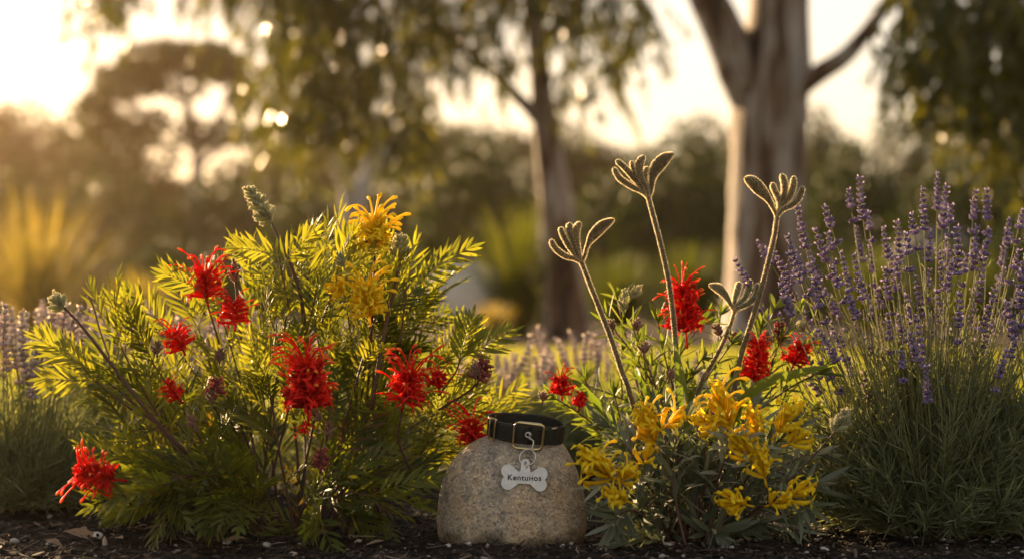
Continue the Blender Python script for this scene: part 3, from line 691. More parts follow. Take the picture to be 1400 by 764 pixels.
# ------------------------------------------------------------------ collar
C0 = Vector(P(719, 585.5, 2.880)); 
RX, RY, HB, TH = .0548, .043, .0265, .0024
collar = thing('dog_collar', C0, 'black webbing dog collar with brass buckle resting on the stone', 'collar')
collar.rotation_euler = (R(8), R(6.5), 0)
def ring_pt(th, off, z): return np.array([(RX + off) * math.sin(th), -(RY + off) * math.cos(th), z])
def band(mb, t0, t1, off, thick, hb, nseg, closed=False, wob=0., z0=0.):
    sec = [(-.5, -.42), (-.5, .42), (-.35, .5), (.35, .5), (.5, .42), (.5, -.42), (.35, -.5), (-.35, -.5)]
    ths = np.linspace(t0, t1, nseg + (0 if closed else 1), endpoint=not closed)
    V = np.array([[ring_pt(t, off + a * thick + .0007 * math.sin(5.3 * t + 1) * (b + .5) + .0004 * math.sin(17 * t), b * hb + z0 + wob * math.sin(3 * t)) for a, b in sec] for t in ths])
    m = len(sec); i, j = np.meshgrid(np.arange(nseg), np.arange(m), indexing='ij'); k = len(ths)
    q = np.stack([(i % k) * m + j, (i % k) * m + (j + 1) % m, ((i + 1) % k) * m + (j + 1) % m, ((i + 1) % k) * m + j], -1).reshape(-1, 4)
    o = mb.n; mb.add(V.reshape(-1, 3), quads=q)
    if not closed:
        e0 = np.arange(m) + o; e1 = e0 + nseg * m
        mb.t.append((np.array([(e0[0], e0[a], e0[a + 1]) for a in range(1, m - 1)] + [(e1[0], e1[a + 1], e1[a]) for a in range(1, m - 1)]), np.zeros(2 * (m - 2), int)))
def cpart(mb, name, mats, par=None): return mb.build(name, mats, par or collar) if False else _cp(mb, name, mats, par or collar)
def _cp(mb, name, mats, par):
    o = mb.build(name, mats); o.parent = par; return o
mb = MB(); band(mb, 0, 2 * math.pi, 0, TH, HB, 96, True, .0006); strap_o = cpart(mb, 'strap', M['strap'])
mb = MB(); band(mb, R(-66), R(3), .0032, TH, HB * .94, 40); band(mb, R(8), R(42), .0031, TH, HB * .9, 24); cpart(mb, 'strap_overlap', M['strap'])
mb = MB()
for z in (-HB * .39, HB * .39):
    for a0, a1, of in ((-64, 0, .0047), (10, 40, .0046), (44, 88, .0014)):
        ts = np.linspace(R(a0), R(a1), 40); tubes(mb, [ring_pt(t, of, z + .0004 * math.sin(40 * t)) for t in ts], .00028, n=5)
cpart(mb, 'stitching', M['thread'])
def rect_loop(cth, off, w, h, r, corner, tilt=0.):
    pts = []
    for sx, sz, a0 in ((1, 1, 0), (-1, 1, 90), (-1, -1, 180), (1, -1, 270)):
        for a in np.linspace(a0, a0 + 90, 5): pts.append(((w / 2 - corner) * sx + corner * math.cos(R(a)), (h / 2 - corner) * sz + corner * math.sin(R(a))))
    out = []
    for x, z in pts + pts[:1]: out.append(ring_pt(cth + x / .05, off - 0.0 * x, z))
    return np.array(out)
mb = MB(); lp = rect_loop(R(4), .0078, .034, .0365, .0016, .0055); tubes(mb, lp, .0025, n=8, flat=.6, cap=False); bk = cpart(mb, 'buckle', M['brass'])
mb = MB()
for t in (-46, -57):
    lp = np.array([ring_pt(R(t) , .0062 + .0012 * math.cos(v) , 0) + np.array([0, 0, (HB / 2 + .0022) * math.sin(v)]) for v in np.linspace(-1.75, 1.75, 14)]); tubes(mb, lp, .0015, n=8, flat=.75)
for z in (1, -1):
    tubes(mb, [ring_pt(R(t), .0056, z * (HB / 2 + .002)) for t in np.linspace(-57, -46, 6)], .0015, n=8)
cpart(mb, 'keeper_loop', M['brass'])
# eyelet and wire hook that carries the tag ring
mb = MB(); ez = .002; ex = R(3)
lp = np.array([ring_pt(ex + .0036 * (1 + .0 * v) * math.cos(v) / .05 * (1 - v / 16), .0072 + v * .00015, ez + .0040 * (1 - v / 16) * math.sin(v)) for v in np.linspace(-1.4, 7.4, 40)])
tubes(mb, lp, .0011, n=7)
hk = smooth_path([lp[0], ring_pt(ex + .06, .0092, ez - .0045), ring_pt(ex + .13, .0105, ez - .0075), ring_pt(ex + .125, .0118, ez - .014), ring_pt(ex + .10, .0122, ez - .019), ring_pt(ex + .06, .0108, ez - .0205)], 24)
tubes(mb, hk, .0010, n=7); cpart(mb, 'hook', M['steel'])
mb = MB(); tubes(mb, [ring_pt(R(38 + 0), RX * 0 + .004, .012), ring_pt(R(43), .0045, .0125), ring_pt(R(48), .003, .0128)], .0012, n=6)
cpart(mb, 'strap_tip', M['brass'])

# ------------------------------------------------------------------ bone tag
def bone_outline(n=300):
    S = .0648 / 1090.; cx, cyy_ = 612., 400.
    lob = [(215, 240, 155), (225, 525, 160), (1005, 290, 155), (990, 550, 155)]
    def sd(x, y):
        ds = [math.hypot(x - a, y - b) - r for a, b, r in lob]
        ang = .035; xr = x - 612; yr = (y - 395) - ang * xr
        ds.append(max(abs(xr) - 400, abs(yr) - 138))
        tx, ty = x - 628, y - 110; ds.append(max(abs(tx) - (95 + .12 * ty), abs(ty - 60) - 140) if True else 9)
        ds.append(math.hypot(x - 628, y - 40) - 92)
        k = 26.; m = min(ds); return m - k * math.log(sum(math.exp(-(d - m) / k) for d in ds)) * .5
    out = []
    for i in range(n):
        a = 2 * math.pi * i / n; r = 760.
        while r > 5 and sd(cx + r * math.cos(a), cyy_ + r * math.sin(a)) > 0: r -= 3.
        out.append(((r * math.cos(a)) * S, -(r * math.sin(a)) * S))
    hole = [((628 - cx + 42 * math.cos(a)) * S, -(45 - cyy_ + 52 * math.sin(a)) * S) for a in np.linspace(0, 2 * math.pi, 24, endpoint=False)]
    return out, hole
def curve_mesh(name, splines, ext, bev, mat):
    cu = bpy.data.curves.new(name, 'CURVE'); cu.dimensions = '2D'; cu.fill_mode = 'BOTH'; cu.extrude = ext; cu.bevel_depth = bev; cu.bevel_resolution = 2
    for pts in splines:
        s = cu.splines.new('POLY'); s.points.add(len(pts) - 1); s.use_cyclic_u = True
        for p_, (x, y) in zip(s.points, pts): p_.co = (x, y, 0, 1)
    return to_mesh_object(name, cu, mat)
def to_mesh_object(name, cu, mat):
    tmp = bpy.data.objects.new(name, cu); COL.objects.link(tmp)
    dg = bpy.context.evaluated_depsgraph_get(); dg.update()
    me = bpy.data.meshes.new_from_object(tmp.evaluated_get(dg)); bpy.data.objects.remove(tmp)
    me.materials.clear(); me.materials.append(mat); me.name = name
    return link(name, me)
tz0 = P(717, 655, 2.8)[2]
tx0 = P(717, 655, 2.81)[0]
yt_, yb_ = stone_front(tx0, tz0 + .016), stone_front(tx0, tz0 - .016)
ty0 = min((yt_ + yb_) / 2, (yt_ + yb_) / 2) - .0045
tilt = math.atan2(yt_ - yb_, .032) * .55
tagroot = thing('name_tag', (tx0, ty0, tz0), 'pale metal bone shaped name tag hanging from the collar', 'name tag')
tagroot.rotation_euler = (R(90) - tilt, R(0), 0)
tagroot.rotation_euler.rotate_axis('Z', R(-1.5))
o_, h_ = bone_outline()
pl = curve_mesh('tag_plate', [o_, h_], .0009, .0005, M['tag_metal']); pl.parent = tagroot
for f_ in pl.data.polygons: f_.use_smooth = False
tx = bpy.data.curves.new('lettering', 'FONT'); tx.body = 'Kentuhos'; tx.small_caps_scale = .74; tx.body_format[5].use_small_caps = True; tx.align_x = 'CENTER'; tx.align_y = 'CENTER'; tx.size = .0112; tx.extrude = .00015; tx.offset = .00026; tx.space_character = 1.12
le = to_mesh_object('lettering', tx, M['engraving']); le.parent = tagroot
w_ = le.dimensions.x; sx_ = .0475 / max(w_, 1e-6); le.scale = (sx_, 1.0, 1); le.location = (0, 0.0002, .00158)
# split ring, from the hook to the hole of the tag
bpy.context.view_layer.update()
inv = tagroot.matrix_world.inverted()
hookw = collar.matrix_world @ Vector(hk[-4]); holew = tagroot.matrix_world @ Vector((h_[0][0] * .3, (h_[6][1] + h_[18][1]) / 2 + .0012, 0))
cr = (hookw + holew) / 2; ax = (hookw - holew); rr_ = max(ax.length / 2, .0118); ax.normalize()
cr = hookw - ax * rr_; side_ = Vector((1, -.28, 0)).normalized(); side_ = (side_ - ax * side_.dot(ax)).normalized()
nn_ = ax.cross(side_)
mb = MB()
pts = [inv @ (cr + rr_ * (math.cos(a) * side_ + math.sin(a) * ax) + nn_ * (.0006 * a / 6.28)) for a in np.linspace(0, 4 * math.pi, 96)]
tubes(mb, [list(p_) for p_ in pts], .00095, n=7); ro = mb.build('split_ring', M['steel']); ro.parent = tagroot
# small jump ring through the tag hole
low = cr - ax * rr_
mb = MB(); pts = [inv @ (low + Vector((0, 0, -.0015)) + .0042 * (math.cos(a) * Vector((.8, -.6, 0)) + math.sin(a) * Vector((0, 0, 1)))) for a in np.linspace(0, 2 * math.pi, 28)]
tubes(mb, [list(p_) for p_ in pts], .0007, n=6, cap=False); ro = mb.build('jump_ring', M['steel']); ro.parent = tagroot

# ------------------------------------------------------------------ flowers
def flower_head(parent, base, axis, L, n, plen, slen, mat, pr=.0021, name='flower_head', label=None, side=None, sr=.0007, curl=-.75, nst=None, seed=0, droop=.5):
    """spider flower: a raceme of curled tubes, each with a long arching style"""
    g = np.random.default_rng(seed); mb = MB(); base = np.asarray(base, float); axis = nrm(axis)
    e1 = nrm(np.cross(axis, [.3, 1, .2])); e2 = np.cross(axis, e1); up = np.array([0, 0, 1.])
    tubes(mb, bez(base - axis * L * .35, base + axis * L * .3, base + axis * L, 8), np.linspace(.0017, .0009, 8), n=6, tone=.15)
    s = (np.arange(n) + g.random(n)) / n; phi = np.arange(n) * 2.399 + g.normal(0, .25, n)
    r = np.cos(phi)[:, None] * e1 + np.sin(phi)[:, None] * e2
    if side is not None: r = nrm(r + np.asarray(side) * .8)
    d0 = nrm(r * (.75 + .35 * np.minimum(1, s * 2.2))[:, None] + axis * (.34 + .9 * s ** 1.3)[:, None] + g.normal(0, .12, (n, 3)))
    b = base + axis * (s * L)[:, None]
    ln = plen * (.75 + .35 * (1 - s)) * g.uniform(.8, 1.15, n)
    bn = nrm(np.cross(np.cross(d0, axis), d0))        # bends back towards the axis
    t = np.array([0, .2, .42, .62, .8, .93, 1.0])
    cu = curl * np.array([0, .03, .10, .20, .27, .21, .10]); fw = np.array([0, .22, .48, .70, .80, .76, .66])
    path = b[:, None] + ln[:, None, None] * (d0[:, None] * fw[None, :, None] + bn[:, None] * cu[None, :, None])
    rad = pr * np.array([.45, .75, 1.0, .85, .75, .95, .5])[None] * g.uniform(.8, 1.2, n)[:, None]
    age = g.uniform(-.12, .10)
    tn = np.clip(age + g.normal(.38, .16, n)[:, None] + np.array([-.12, -.05, 0, .05, .12, .12, .05]), 0, .72)
    tubes(mb, path, rad, n=6, tone=tn)
    # rolled-back petal lobes near the tip of every tube
    lb = path[:, 4]; m = n
    for k in range(2):
        ld = nrm(bn * (.4 if k else -.5) + g.normal(0, .5, (m, 3)) + d0 * .3)
        leaves(mb, lb, ld, d0 + g.normal(0, .3, (m, 3)), ln * .34, pr * 1.7, bend=.7, fold=.3, prof=PROF_SHORT, tone=np.clip(g.normal(.5, .12, m), 0, .72))
    # styles
    nst = nst or max(6, int(n * .5))
    idx = np.arange(n) if nst is None else g.choice(n, nst, replace=False)
    m = len(idx); sl = slen * g.uniform(.75, 1.35, m); t = np.linspace(0, 1, 10)
    dd = d0[idx]; out = nrm(r[idx] + .12 * g.normal(0, 1, (m, 3)))
    lift = (.95 * np.clip(dd[:, 2] + .6, 0, 1))[:, None]
    ds = nrm(dd + up * lift); hk_ = nrm(out * .9 - up * .75 + g.normal(0, .25, (m, 3)))
    kk = (np.clip(g.uniform(.35, 1.0, m) * (.5 + droop), 0, .95)[:, None] * t[None] ** 1.7)[..., None]
    tg = nrm((1 - kk) * ds[:, None] + kk * hk_[:, None]); path = b[idx][:, None] + np.cumsum(tg, 1) * (sl / 10)[:, None, None]
    rad = sr * np.array([1.5, 1.4, 1.25, 1.1, 1, .95, .9, .95, 2.0, 1.3])
    tn = np.array([.35, .38, .4, .42, .44, .46, .5, .55, .9, 1.0])
    tubes(mb, path, rad, n=5, tone=np.broadcast_to(tn, (m, 10)))
    o = mb.build(name, M[mat], parent)
    if label: o['label'] = label
    return o

def bud_cluster(parent, base, axis, L, n, bl, bw, mat='bud', spread=.55, seed=0, label=None, hair=26, name='bud_cluster'):
    g = np.random.default_rng(seed); mb = MB(); base = np.asarray(base, float); axis = nrm(axis)
    e1 = nrm(np.cross(axis, [.3, 1, .2])); e2 = np.cross(axis, e1)
    s = (np.arange(n) + .5) / n; phi = np.arange(n) * 2.399
    r = np.cos(phi)[:, None] * e1 + np.sin(phi)[:, None] * e2
    d = nrm(r * (spread * (1.15 - .6 * s))[:, None] + axis * .8 + g.normal(0, .12, (n, 3)))
    ln = bl * (1.1 - .55 * s) * g.uniform(.8, 1.2, n); wd = bw * (1.1 - .4 * s) * g.uniform(.85, 1.15, n)
    c = base + axis * (s * L)[:, None] + d * (ln * .55)[:, None]
    blobs(mb, c, d, ln, wd, tone=np.clip(g.normal(.45, .2, n), 0, 1))
    st = base + axis * (s * L * .9)[:, None]
    tubes(mb, np.stack([st, (st + c) / 2, c], 1), bw * .18, n=4, tone=.4)
    tubes(mb, bez(base - axis * .004, base + axis * L * .5, base + axis * L, 6), np.linspace(.0016, .001, 6), n=6, tone=.3)
    if hair: blob_hairs(mb, c, d, ln, wd, hair, bw * .28, 1)
    o = mb.build(name, [M[mat], M['hair']], parent)
    if label: o['label'] = label
    return o

# ------------------------------------------------------------------ shrubs
UP = np.array([0, 0, 1.])
def frond(mb, base, d, n, L, pairs, ll, lw, tone, g):
    """feathery leaf: midrib with narrow leaflets set along both sides"""
    d = nrm(d); side = nrm(np.cross(d, n)); n = np.cross(side, d)
    K = 7; t = np.linspace(0, 1, K)[:, None]; bd = g.uniform(.05, .32)
    path = base + L * (d * t - n * bd * t ** 2 + side * g.normal(0, .06) * t ** 2)
    tubes(mb, path, np.linspace(.0009, .0004, K), n=4, tone=min(1, tone + .2), mat=0, cap=False)
    u = np.repeat(np.linspace(.16, .97, pairs), 2); sg = np.tile([-1., 1.], pairs)
    i = np.minimum((u * (K - 1)).astype(int), K - 2); f = (u * (K - 1) - i)[:, None]
    p = path[i] * (1 - f) + path[i + 1] * f; tg = nrm(path[i + 1] - path[i])
    ang = np.radians(g.normal(48, 5, len(u)) - 22 * u)
    ld = tg * np.cos(ang)[:, None] + (side * sg[:, None]) * np.sin(ang)[:, None] + n * g.normal(.12, .12, len(u))[:, None]
    Ls = ll * (.62 + .75 * np.sin(math.pi * np.clip(u * .85 + .1, 0, 1))) * .8 * g.uniform(.85, 1.12, len(u))
    p = np.vstack([p, path[-1]]); ld = np.vstack([ld, d - n * bd * 2]); Ls = np.append(Ls, ll * .75)
    leaves(mb, p, ld, n + g.normal(0, .15, (len(p), 3)), Ls, lw * g.uniform(.85, 1.15, len(p)), bend=g.uniform(-.05, .25, len(p)), fold=.3, tone=np.clip(tone + g.normal(0, .1, len(p)), 0, 1))

def branch_curve(base, tip, g, sag=.3, k=14):
    base = np.asarray(base); tip = np.asarray(tip); v = tip - base
    mid = base + v * .5 + UP * np.linalg.norm(v[:2]) * sag + g.normal(0, .015, 3)
    return bez(base, mid, tip, k)

def along(path, u):
    K = len(path) - 1; u = np.clip(u, 0, .9999) * K; i = int(u); f = u - i
    return path[i] * (1 - f) + path[i + 1] * f, nrm(path[i + 1] - path[i])

def feathery_branch(root, base, tip, g, nf=12, fl=(.08, .125), ll=.040, lw=.0044, tone=.5, r0=.0026, sag=.3, start=.3, npr=(7, 10)):
    path = branch_curve(base, tip, g, sag)
    mb = MB(); tubes(mb, path, np.linspace(r0, .0010, len(path)), n=6, tone=g.uniform(.2, .7)); br = mb.build('branch', M['twig'], root)
    mb = MB()
    for k in range(nf):
        u = start + (1 - start) * (k + .5) / nf; p, T = along(path, u)
        rad = nrm(np.cross(T, g.normal(0, 1, 3))); d = T * (.55 + .6 * u) + rad * (1.05 - .5 * u)
        nn = UP * .8 + g.normal(0, .55, 3)
        frond(mb, p, d, nn, g.uniform(*fl) * (1.1 - .3 * u), int(g.integers(*npr)), ll * g.uniform(.8, 1.2), lw, 0. if g.random() < .025 and u < .7 else np.clip(tone + g.normal(0, .18), .1, 1), g)
    p, T = along(path, .999)
    for k in range(2): frond(mb, p, T + g.normal(0, .22, 3), UP * .4 + g.normal(0, .7, 3) + np.array([0, -.5, 0]), fl[1] * .9, 8, ll, lw, np.clip(tone + .12, 0, 1), g)
    fo = mb.build('foliage', M['grev_leaf']); fo.parent = br; fo.matrix_parent_inverse = Matrix.Translation(root.location).inverted() if False else Matrix()
    return br, path

# the big red-flowered shrub
g = np.random.default_rng(11)
B1 = P(395, 727, 3.0); B1[2] = 0
red1 = thing('grevillea_shrub', B1, 'big feathery green shrub with red spider flowers left of the stone', 'shrub')
def fix(o):   # children of branches are built in world coordinates
    o.matrix_parent_inverse = Matrix()
outl = [(75, 470), (110, 500), (125, 555), (120, 430), (165, 445), (205, 420), (245, 395), (285, 380), (330, 375), (355, 355), (400, 330), (440, 338), (470, 345), (505, 375), (540, 370), (590, 375), (625, 470), (665, 505), (690, 545), (640, 560), (560, 420), (160, 590), (170, 620), (200, 640), (560, 640)]
def inside(x, y):
    top = np.interp(x, [50, 120, 200, 260, 330, 400, 470, 560, 620, 650, 690], [500, 440, 425, 400, 375, 345, 355, 370, 390, 480, 530]); return y > top + 15
k = 0
while k < 15:
    x = g.uniform(80, 670); y = g.uniform(360, 640)
    if inside(x, y): outl.append((x, y)); k += 1
for x in np.linspace(215, 500, 12): outl.append((x + g.normal(0, 10), g.uniform(655, 722)))
for k, (x, y) in enumerate(outl):
    if y < 650: x, y = 395 + (x - 395) * .83, 727 + (y - 727) * .84
    dep = 3.0 + (g.uniform(-.10, .12) if k < 30 else g.uniform(-.12, .25))
    if x > 530: dep = max(dep, 3.03)
    low = y > 645
    if low: dep = g.uniform(2.80, 2.95)
    tip = P(x, y, dep); tip[2] = max(tip[2], .012)
    bb = B1 + np.array([np.clip((tip[0] - B1[0]) * .3, -.12, .12) + g.normal(0, .02), g.normal(0, .03) + (tip[1] - 3) * .4, 0])
    feathery_branch(red1, bb, tip, g, nf=6, tone=.55 if not low else .4, sag=.25 if not low else .5, start=.32, ll=.042 if not low else .036, lw=.0049 if not low else .0064, npr=(7, 10) if not low else (5, 8), fl=(.07, .11))

def stalk(root, pts, r0, r1, mat='twig', name='stem', tone=.5, k=16):
    mb = MB(); p = smooth_path(pts, k); tubes(mb, p, np.linspace(r0, r1, k), n=7, tone=tone); return mb.build(name, M[mat], root)
# bud stalks and buds
stalk(red1, [P(420, 470, 2.95), P(410, 400, 2.93), P(392, 350, 2.92), P(371, 305, 2.92)], .0034, .0020, tone=.5)
bud_cluster(red1, P(371, 305, 2.92), P(335, 252, 2.92) - P(371, 305, 2.92), .058, 38, .020, .0072, seed=1, spread=1.35, label='tall greenish furry bud spike on a bare red stem', hair=110)
stalk(red1, [P(255, 620, 2.88), P(200, 560, 2.86), P(150, 495, 2.86), P(115, 450, 2.86), P(88, 420, 2.86)], .0034, .0018, tone=.35)
bud_cluster(red1, P(88, 422, 2.86), P(66, 396, 2.86) - P(88, 422, 2.86), .020, 18, .019, .0070, seed=2, spread=1.2, label='small grey furry bud cluster at the left tip', hair=90)
stalk(red1, [P(150, 490, 2.86), P(136, 450, 2.87), P(128, 420, 2.87), P(120, 404, 2.87)], .0013, .0016, tone=.8)
stalk(red1, [P(508, 560, 2.90), P(524, 460, 2.90), P(540, 390, 2.90), P(548, 352, 2.90)], .0034, .0020, tone=.5)
bud_cluster(red1, P(546, 354, 2.90), P(550, 300, 2.90) - P(546, 354, 2.90), .030, 24, .020, .0068, seed=3, spread=1.2, label='grey furry bud cluster beside the upper yellow flower', hair=90)
stalk(red1, [P(330, 470, 2.93), P(325, 420, 2.92), P(322, 385, 2.92)], .002, .0013, tone=.6)
bud_cluster(red1, P(322, 388, 2.92), P(318, 330, 2.92) - P(322, 388, 2.92), .034, 15, .016, .0046, mat='bud_red', seed=4, spread=.5, label='reddish upright bud cluster above the upper left flowers', hair=90)
for (x, y, m, s) in [(300, 480, 'bud_red', 5), (290, 535, 'bud_red', 6), (268, 570, 'bud_red', 7), (450, 580, 'bud_red', 8), (650, 500, 'bud_red', 9), (470, 350, 'bud', 10), (440, 560, 'bud_red', 40), (215, 470, 'bud_red', 41)]:
    bud_cluster(red1, P(x, y + 15, 2.84), np.array([g.normal(0, .3), -.3, 1]), .018, 16, .013, .0038, mat=m, seed=s, spread=.75, hair=12)
flower_head(red1, P(421, 560, 2.80), (-.03, -.10, 1), .060, 100, .038, .064, 'red', seed=1, label='largest red spider flower low in the middle of the shrub', pr=.0029, sr=.0012)
flower_head(red1, P(417, 578, 2.81), (-.05, -.2, -.9), .012, 8, .010, .016, 'red', seed=21, name='flower_head', label='few trailing red tubes under the largest flower')
flower_head(red1, P(283, 408, 2.90), (-.12, -.1, .9), .034, 56, .031, .056, 'red', seed=2, label='red spider flower highest on the left', sr=.0011)
flower_head(red1, P(321, 443, 2.87), (-.05, -.15, .9), .030, 38, .026, .034, 'red', seed=3, label='red flower just below the highest left one')
flower_head(red1, P(250, 478, 2.86), (-.35, -.1, .8), .026, 36, .025, .036, 'red', seed=4, label='red flower half hidden in leaves at left')
flower_head(red1, P(245, 545, 2.84), (-.5, -.1, .6), .026, 24, .016, .022, 'red', seed=5, label='small red flower inside the left foliage')
flower_head(red1, P(295, 540, 2.84), (.1, -.2, .9), .020, 26, .016, .016, 'dull_red', seed=6, label='faded dark red flower inside the foliage')
flower_head(red1, P(552, 550, 2.84), (.25, -.1, .9), .038, 60, .033, .058, 'red', seed=7, label='red spider flower right of the largest one', sr=.0011)
flower_head(red1, P(588, 525, 2.85), (.7, -.1, .5), .020, 26, .017, .024, 'red', seed=8, label='narrow red flower leaning to the right')
flower_head(red1, P(654, 520, 2.87), (.3, -.1, .8), .026, 30, .018, .026, 'dull_red', seed=9, label='red flower at the right tip of the shrub')
flower_head(red1, P(648, 606, 2.93), (-.1, -.1, .9), .030, 46, .026, .044, 'red', seed=10, label='red flower touching the left end of the collar', sr=.0011)
flower_head(red1, P(158, 655, 2.80), (-.85, -.15, .12), .048, 70, .027, .042, 'red', seed=11, label='red flower hanging low at the left, near the soil', sr=.0011, side=(0, -.2, .3))
flower_head(red1, P(438, 640, 2.82), (.05, -.2, .8), .022, 24, .017, .010, 'dull_red', seed=12, label='dark red bud-like flower low in the foliage')
stalk(red1, [P(560, 640, 2.9), P(545, 600, 2.87), P(550, 560, 2.85), P(552, 548, 2.84)], .002, .0015, tone=.4)
stalk(red1, [P(180, 690, 2.84), P(165, 672, 2.81), P(148, 656, 2.80)], .002, .0014, tone=.4)
stalk(red1, [P(600, 560, 2.9), P(640, 535, 2.88), P(655, 520, 2.87)], .002, .0013, tone=.4)

# arching fronds that stand clear of the shrub's outline
for pts, ln, tn in [([(548, 470), (552, 420), (556, 385)], [(556, 385, 640, 346)], .7), ([(600, 540), (622, 510), (630, 490)], [(630, 490, 690, 455), (626, 500, 640, 440)], .65), ([(440, 440), (455, 395), (458, 372)], [(458, 372, 480, 318), (452, 390, 500, 340)], .75), ([(300, 470), (285, 420), (278, 398)], [(278, 398, 232, 372)], .65), ([(180, 560), (130, 520), (112, 500)], [(112, 500, 55, 462), (130, 520, 62, 520)], .7), ([(395, 420), (384, 365), (382, 350)], [(382, 350, 330, 334), (384, 362, 420, 322)], .75)]:
    stalk(red1, [P(x, y, 2.94 - .03 * i) for i, (x, y) in enumerate(pts)], .0017, .0010, tone=.8)
    mb = MB()
    for a, b, c, d_ in ln:
        v = P(c, d_, 2.87) - P(a, b, 2.88)
        frond(mb, P(a, b, 2.88), v + np.array([0, -.01, 0]), np.array([.15, -1, .35]), np.linalg.norm(v), 9, .038, .0056, tn, g)
    mb.build('frond', M['grev_leaf'], red1)

# yellow-flowered shrub rising behind it
g = np.random.default_rng(23)
By = P(500, 715, 3.12); By[2] = 0
yel0 = thing('grevillea_shrub', By, 'taller feathery shrub with two yellow spider flowers rising behind the red-flowered one', 'shrub')
for x, y in [(470, 390), (530, 410), (450, 420), (545, 430), (500, 440)]:
    feathery_branch(yel0, By + np.array([g.normal(0, .03), 0, 0]), P(x, y, 3.06 + g.normal(0, .03)), g, nf=9, tone=.55, start=.5)
stalk(yel0, [P(500, 600, 3.08), P(508, 450, 2.93), P(512, 360, 2.90), P(512, 338, 2.88)], .0025, .0015, tone=.5)
flower_head(yel0, P(512, 340, 2.88), (-.05, -.1, 1), .030, 60, .031, .056, 'yellow', seed=31, label='upper yellow spider flower at the top of the shrub', pr=.0026, sr=.0015)
flower_head(yel0, P(505, 432, 2.87), (-.1, -.12, 1), .042, 60, .031, .052, 'yellow', seed=32, label='lower yellow spider flower below the top one', pr=.0026, sr=.0014)
flower_head(yel0, P(470, 400, 2.88), (-.6, -.1, .6), .02, 18, .022, .024, 'yellow', seed=33, label='small yellow side flower')

# red-flowered shrub behind the kangaroo paws
def simple_branch(root, base, tip, g, nl, L, W, mat, tone=.5, start=.25, sag=.2, r0=.0024, ang=.9, tuft=6, spread=.2):
    path = branch_curve(base, tip, g, sag)
    mb = MB(); tubes(mb, path, np.linspace(r0, .0011, len(path)), n=6, tone=g.uniform(.3, .8)); br = mb.build('branch', M['twig'], root)
    bs, ds, ns, Ls = [], [], [], []
    for k in range(nl):
        u = start + (1 - start) * (k + .5) / nl; p, T = along(path, u); a = k * 2.399
        e1 = nrm(np.cross(T, [.2, .9, .35])); e2 = np.cross(T, e1); rd = e1 * math.cos(a) + e2 * math.sin(a)
        bs.append(p); ds.append(nrm(T * (.7 + .5 * u) + rd * ang + g.normal(0, spread, 3))); ns.append(T - rd * .5 + g.normal(0, .3, 3)); Ls.append(L * g.uniform(.7, 1.2))
    p, T = along(path, .999)
    for k in range(tuft): bs.append(p); ds.append(nrm(T + g.normal(0, .45, 3))); ns.append(g.normal(0, 1, 3)); Ls.append(L * g.uniform(.5, .9))
    m = len(bs); mb = MB()
    leaves(mb, np.array(bs), np.array(ds), np.array(ns), np.array(Ls), W * g.uniform(.75, 1.2, m), bend=g.uniform(-.1, .35, m), fold=.3, tone=np.clip(g.normal(tone, .17, m), 0, 1), prof=[(0, .2), (.12, .55), (.35, .95), (.6, 1), (.85, .6), (1, .08)])
    fo = mb.build('foliage', M[mat]); fo.parent = br; return br, path

g = np.random.default_rng(31)
B2 = P(945, 718, 3.12); B2[2] = 0
red2 = thing('grevillea_shrub', B2, 'yellow green shrub with red flowers behind the kangaroo paws', 'shrub')
for x, y in [(845, 410), (865, 450), (830, 440), (900, 440), (920, 470), (960, 440), (985, 430), (1000, 470), (1060, 420), (1090, 430), (1110, 470), (1040, 450), (870, 500), (800, 520), (760, 545), (780, 560), (840, 540), (940, 520), (1000, 520), (1080, 520), (1120, 510), (910, 560), (970, 560), (1040, 550), (1110, 560), (820, 590), (890, 500), (960, 490), (1020, 500), (1065, 470), (850, 480), (930, 590), (1010, 590), (1075, 590), (780, 520), (880, 470)]:
    simple_branch(red2, B2 + np.array([g.normal(0, .06), g.normal(0, .03), 0]), P(x, y, 3.05 + g.normal(0, .06)), g, 26, .042, .0056, 'mid_leaf', tone=.5, start=.3)
flower_head(red2, P(938, 455, 2.98), (-.1, -.1, 1), .068, 94, .033, .048, 'red', seed=41, label='tall red flower just right of the middle kangaroo paw stem')
flower_head(red2, P(1030, 520, 2.94), (.12, -.15, 1), .056, 84, .025, .024, 'red', seed=42, label='dense red flower spike between the right paw stem and lavender', droop=.2)
flower_head(red2, P(1085, 498, 2.95), (.35, -.1, .8), .028, 44, .023, .028, 'red', seed=43, label='red flower at the edge of the lavender')
flower_head(red2, P(768, 540, 2.90), (-.1, -.1, .9), .022, 38, .021, .032, 'red', seed=44, label='small red flower above the right end of the collar')
flower_head(red2, P(792, 556, 2.89), (.1, -.1, .9), .020, 24, .012, .008, 'red', seed=45, label='narrow dark red bud beside the small red flower')
flower_head(red2, P(1062, 470, 2.99), (.1, -.1, 1), .030, 26, .012, .008, 'dull_red', seed=46, label='faded brownish red flower above the dense spike')
for (x, y, m, s, L) in [(853, 412, 'bud', 51, .03), (838, 440, 'bud_red', 52, .014), (872, 440, 'bud_red', 53, .014), (880, 470, 'bud_red', 54, .012), (985, 445, 'bud_red', 55, .014), (1052, 460, 'bud_red', 56, .02), (742, 535, 'bud_red', 57, .01), (862, 395, 'bud', 58, .02), (915, 505, 'bud_red', 59, .012), (1000, 455, 'bud_red', 60, .012), (880, 530, 'bud_red', 61, .012), (1100, 440, 'bud', 62, .012)]:
    bud_cluster(red2, P(x, y + 14, 2.97), np.array([g.normal(0, .35), -.2, 1]), L, 16, .014, .0044, mat=m, seed=s, spread=.6, hair=45)

